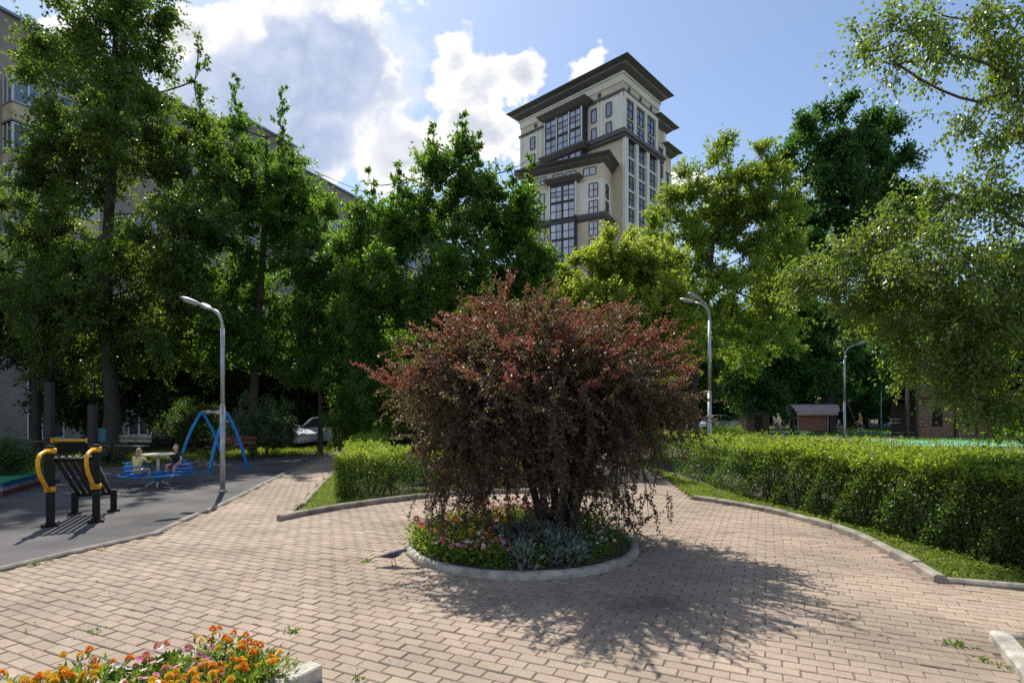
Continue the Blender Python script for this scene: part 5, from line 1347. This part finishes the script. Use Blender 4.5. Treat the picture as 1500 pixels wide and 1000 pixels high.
person('small boy in a black shirt and red shorts sitting on the carousel facing its wheel', (x, y, .41), a + PI / 2 + .1, 1.02, SB, M['clothblack'], M['clothred'], M['hairblond'], M['clothwhite'], False, .8)
person('distant person in an orange-yellow jersey and dark shorts walking on the playground', (26.3, 41.0, 0), R(70), 1.7, WALK, M['clothgold'], M['clothblack'], M['hairdark'], M['clothblack'], False, .75)
person('distant person in a pale yellow-green top and grey trousers left of the notice board', (19.4, 39.5, 0), R(80), 1.68, WALK, M['clothlime'], M['clothgrey'], M['hairdark'], M['clothwhite'], False, 1.0)

# ------------------------------------------------------------------ pigeon
r = thing('pigeon', 'dark grey pigeon leaning forward on the paving beside the round bed kerb', 'bird', (-1.27, 5.82, .022), R(6))
rg = []
for x, z, w, h in ((-.15, .105, .012, .006), (-.11, .108, .024, .012), (-.07, .112, .036, .026), (-.03, .118, .046, .038), (.015, .125, .047, .043), (.055, .138, .038, .038), (.085, .152, .024, .026), (.105, .160, .019, .021), (.122, .163, .018, .019), (.137, .161, .011, .012), (.145, .158, .005, .005)):
    rg.append([(x, math.cos(p) * w, z + math.sin(p) * h) for p in np.linspace(0, 2 * PI, 14, endpoint=False)])
b = MB(); b.loft(rg); b.build('body', M['feather'], r, True)
for s in (-1, 1):
    rg = []
    for x, z, h in ((.05, .13, .012), (.02, .128, .03), (-.03, .12, .03), (-.08, .112, .018), (-.13, .105, .006)):
        rg.append([(x, s * (.047 - .02 * abs(x - .01) / .14 + math.cos(p) * .006), z + math.sin(p) * h) for p in np.linspace(0, 2 * PI, 10, endpoint=False)])
    b = MB(); b.loft(rg if s < 0 else rg); b.build('wing', M['featherdark'], r, True)
    b = MB(); b.tube([(.005 + s * .012, s * .018, .095), (.0 + s * .014, s * .018, .05), (.01 + s * .016, s * .018, .004)], .005, 6)
    for q in (-.5, 0, .5): b.tube([(.01 + s * .016, s * .018, .004), (.035 + s * .016, s * .018 + q * .03, .003)], .003, 5)
    b.build('leg', M['pinkleg'], r, True)
    b = MB(); b.lathe([(0, -.003), (.003, 0), (0, .003)], 6, (.126, s * .0165, .167)); b.build('eye', M['fl_orange'], r, True)
b = MB(); b.tube([(.142, 0, .158), (.165, 0, .150)], [.005, .0015], 6); b.build('beak', M['featherdark'], r, True)
b = MB(); b.loft([[(x, -w, z), (x, w, z), (x, w, z + .006), (x, -w, z + .006)] for x, z, w in ((-.1, .104, .022), (-.15, .1, .026), (-.2, .095, .024))]); b.build('tail', M['featherdark'], r)

# ------------------------------------------------------------------ light
SUN_AZ = R(-25); SUN_EL = R(53)
sd = Vector((math.sin(SUN_AZ) * math.cos(SUN_EL), math.cos(SUN_AZ) * math.cos(SUN_EL), math.sin(SUN_EL)))
sl = bpy.data.lights.new('sun', 'SUN'); sl.energy = 4.6; sl.angle = R(.53); sl.color = (1, .95, .87)
so = bpy.data.objects.new('sun', sl); COL.objects.link(so); so.rotation_euler = (-sd).to_track_quat('-Z', 'Y').to_euler(); so.location = (0, 0, 60)

W = bpy.data.worlds.new('World'); S.world = W; W.use_nodes = True
nt = W.node_tree; N = nt.nodes; L = nt.links
bg = N['Background']
sky = N.new('ShaderNodeTexSky'); sky.sky_type = 'NISHITA'; sky.sun_disc = False; sky.sun_elevation = SUN_EL; sky.sun_rotation = SUN_AZ
sky.air_density = 1.0; sky.dust_density = .5; sky.ozone_density = 1.5
tc = N.new('ShaderNodeTexCoord')
sx = N.new('ShaderNodeSeparateXYZ'); L.new(tc.outputs['Generated'], sx.inputs[0])


def mth(op, a, b=None, c=None, clamp=False):
    n = N.new('ShaderNodeMath'); n.operation = op; n.use_clamp = clamp
    for i, q in enumerate((a, b, c)):
        if q is None: continue
        if isinstance(q, (int, float)): n.inputs[i].default_value = q
        else: L.new(q, n.inputs[i])
    return n.outputs[0]


def smooth(x, a, b):
    n = N.new('ShaderNodeMapRange'); n.interpolation_type = 'SMOOTHSTEP'; n.inputs[1].default_value = a; n.inputs[2].default_value = b
    L.new(x, n.inputs[0]); return n.outputs[0]


def mixc(f, a, b):
    n = N.new('ShaderNodeMix'); n.data_type = 'RGBA'; L.new(f, n.inputs[0])
    for i, q in ((6, a), (7, b)):
        if isinstance(q, tuple): n.inputs[i].default_value = (*q, 1)
        else: L.new(q, n.inputs[i])
    return n.outputs[2]


yy = mth('MAXIMUM', sx.outputs[1], .06)
cu = mth('DIVIDE', sx.outputs[0], yy); cv = mth('DIVIDE', sx.outputs[2], yy)
uv = N.new('ShaderNodeCombineXYZ'); L.new(cu, uv.inputs[0]); L.new(cv, uv.inputs[1])


def noise(scale, detail, rough, vec, dist=0):
    n = N.new('ShaderNodeTexNoise'); n.inputs['Scale'].default_value = scale; n.inputs['Detail'].default_value = detail; n.inputs['Roughness'].default_value = rough
    n.inputs['Distortion'].default_value = dist
    L.new(vec, n.inputs['Vector']); return n.outputs['Fac']


n1 = noise(7.5, 11, .58, uv.outputs[0], .25); n2 = noise(24, 6, .6, uv.outputs[0])


def wob(off):
    vo = N.new('ShaderNodeVectorMath'); vo.operation = 'ADD'; L.new(uv.outputs[0], vo.inputs[0]); vo.inputs[1].default_value = (off, off * .7, off * 1.3)
    return mth('MULTIPLY', mth('SUBTRACT', noise(9, 5, .55, vo.outputs[0]), .5), .16)


cu = mth('ADD', cu, wob(3.1)); cv = mth('ADD', cv, wob(7.7))


def field(blobs):
    out = None
    for az, el, a, b_ in blobs:
        dx = mth('MULTIPLY', mth('SUBTRACT', cu, az), 1 / a); dy = mth('MULTIPLY', mth('SUBTRACT', cv, el), 1 / b_)
        q = mth('SUBTRACT', 1.0, mth('SQRT', mth('ADD', mth('MULTIPLY', dx, dx), mth('MULTIPLY', dy, dy))))
        out = q if out is None else mth('MAXIMUM', out, q)
    return out


# cumulus masses: direction (east/forward, up/forward) and size
gu = lambda x: (x - 750) / 797
gv = lambda y: (605 - y) / 797
white = [(gu(690), gv(120), .12, .11), (gu(590), gv(215), .13, .11), (gu(775), gv(110), .085, .07), (gu(715), gv(190), .13, .09), (gu(870), gv(105), .06, .05), (gu(460), gv(255), .10, .06), (gu(350), gv(40), .12, .12), (gu(270), gv(50), .12, .1), (gu(525), gv(30), .10, .12), (gu(560), gv(90), .06, .08), (gu(450), gv(-30), .25, .12), (gu(110), gv(35), .12, .06), (gu(1010), gv(265), .1, .05), (gu(570), gv(140), .05, .05)]
grey = [(gu(450), gv(115), .30, .19), (gu(370), gv(160), .33, .15), (gu(500), gv(75), .17, .17), (gu(430), gv(215), .2, .08)]
nz = mth('MULTIPLY', mth('SUBTRACT', n1, .5), 2.1)
nz2 = mth('MULTIPLY', mth('SUBTRACT', n2, .5), .38)
fw_ = mth('ADD', mth('ADD', field(white), nz), nz2)
fg_ = mth('ADD', mth('ADD', field(grey), mth('MULTIPLY', nz, .55)), mth('MULTIPLY', nz2, .6))
front = smooth(sx.outputs[1], .12, .3)
aw = mth('MULTIPLY', smooth(fw_, .20, .44), front); ag = mth('MULTIPLY', smooth(fg_, .10, .55), front)
# high thin veil; broken clouds outside the view, added to lift the fill
n3 = noise(2.2, 9, .6, tc.outputs['Generated'], .3)
back = mth('MULTIPLY', smooth(n3, .52, .68), mth('SUBTRACT', 1.0, smooth(sx.outputs[1], -.1, .35)))
rim = mth('MULTIPLY', smooth(fg_, .05, .35), mth('SUBTRACT', 1.0, smooth(fg_, .3, .62)))
SK = .122
k = 1 / SK
c = mixc(mth('MULTIPLY', noise(1.6, 5, .5, tc.outputs['Generated']), .04), sky.outputs[0], (.9 * k, .93 * k, 1 * k))
wcol = mixc(smooth(fw_, .45, 1.05), (.82 * k, .81 * k, .79 * k), (.50 * k, .53 * k, .60 * k))
gsh = mixc(smooth(mth('ADD', mth('MULTIPLY', n1, .75), mth('MULTIPLY', n2, .25)), .38, .66), (.33 * k, .40 * k, .56 * k), (.50 * k, .56 * k, .68 * k))
gcol = mixc(smooth(fg_, .18, .62), (.80 * k, .79 * k, .79 * k), gsh)
c = mixc(back, c, (.9 * k, .89 * k, .88 * k))
c = mixc(aw, c, wcol); c = mixc(ag, c, gcol)
L.new(c, bg.inputs['Color']); bg.inputs['Strength'].default_value = SK

# ------------------------------------------------------------------ camera and settings
cam = bpy.data.cameras.new('camera'); co = bpy.data.objects.new('camera', cam); COL.objects.link(co)
co.location = (0, 0, CAMH); co.rotation_euler = (PI / 2, 0, 0)
cam.sensor_width = 36; cam.lens = 36 * 797 / 1500; cam.shift_y = 105 / 1500; cam.clip_end = 3000; cam.clip_start = .05
S.camera = co
S.view_settings.view_transform = 'Standard'; S.view_settings.look = 'None'; S.view_settings.exposure = .45; S.view_settings.gamma = 1
cy = S.cycles
cy.max_bounces = 7; cy.diffuse_bounces = 3; cy.glossy_bounces = 2; cy.transmission_bounces = 4; cy.transparent_max_bounces = 4
cy.use_denoising = False
try: cy.denoiser = 'OPENIMAGEDENOISE'
except Exception: pass
cy.caustics_reflective = False; cy.caustics_refractive = False
print('leaves barberry', nb, 'bricks', nbk)
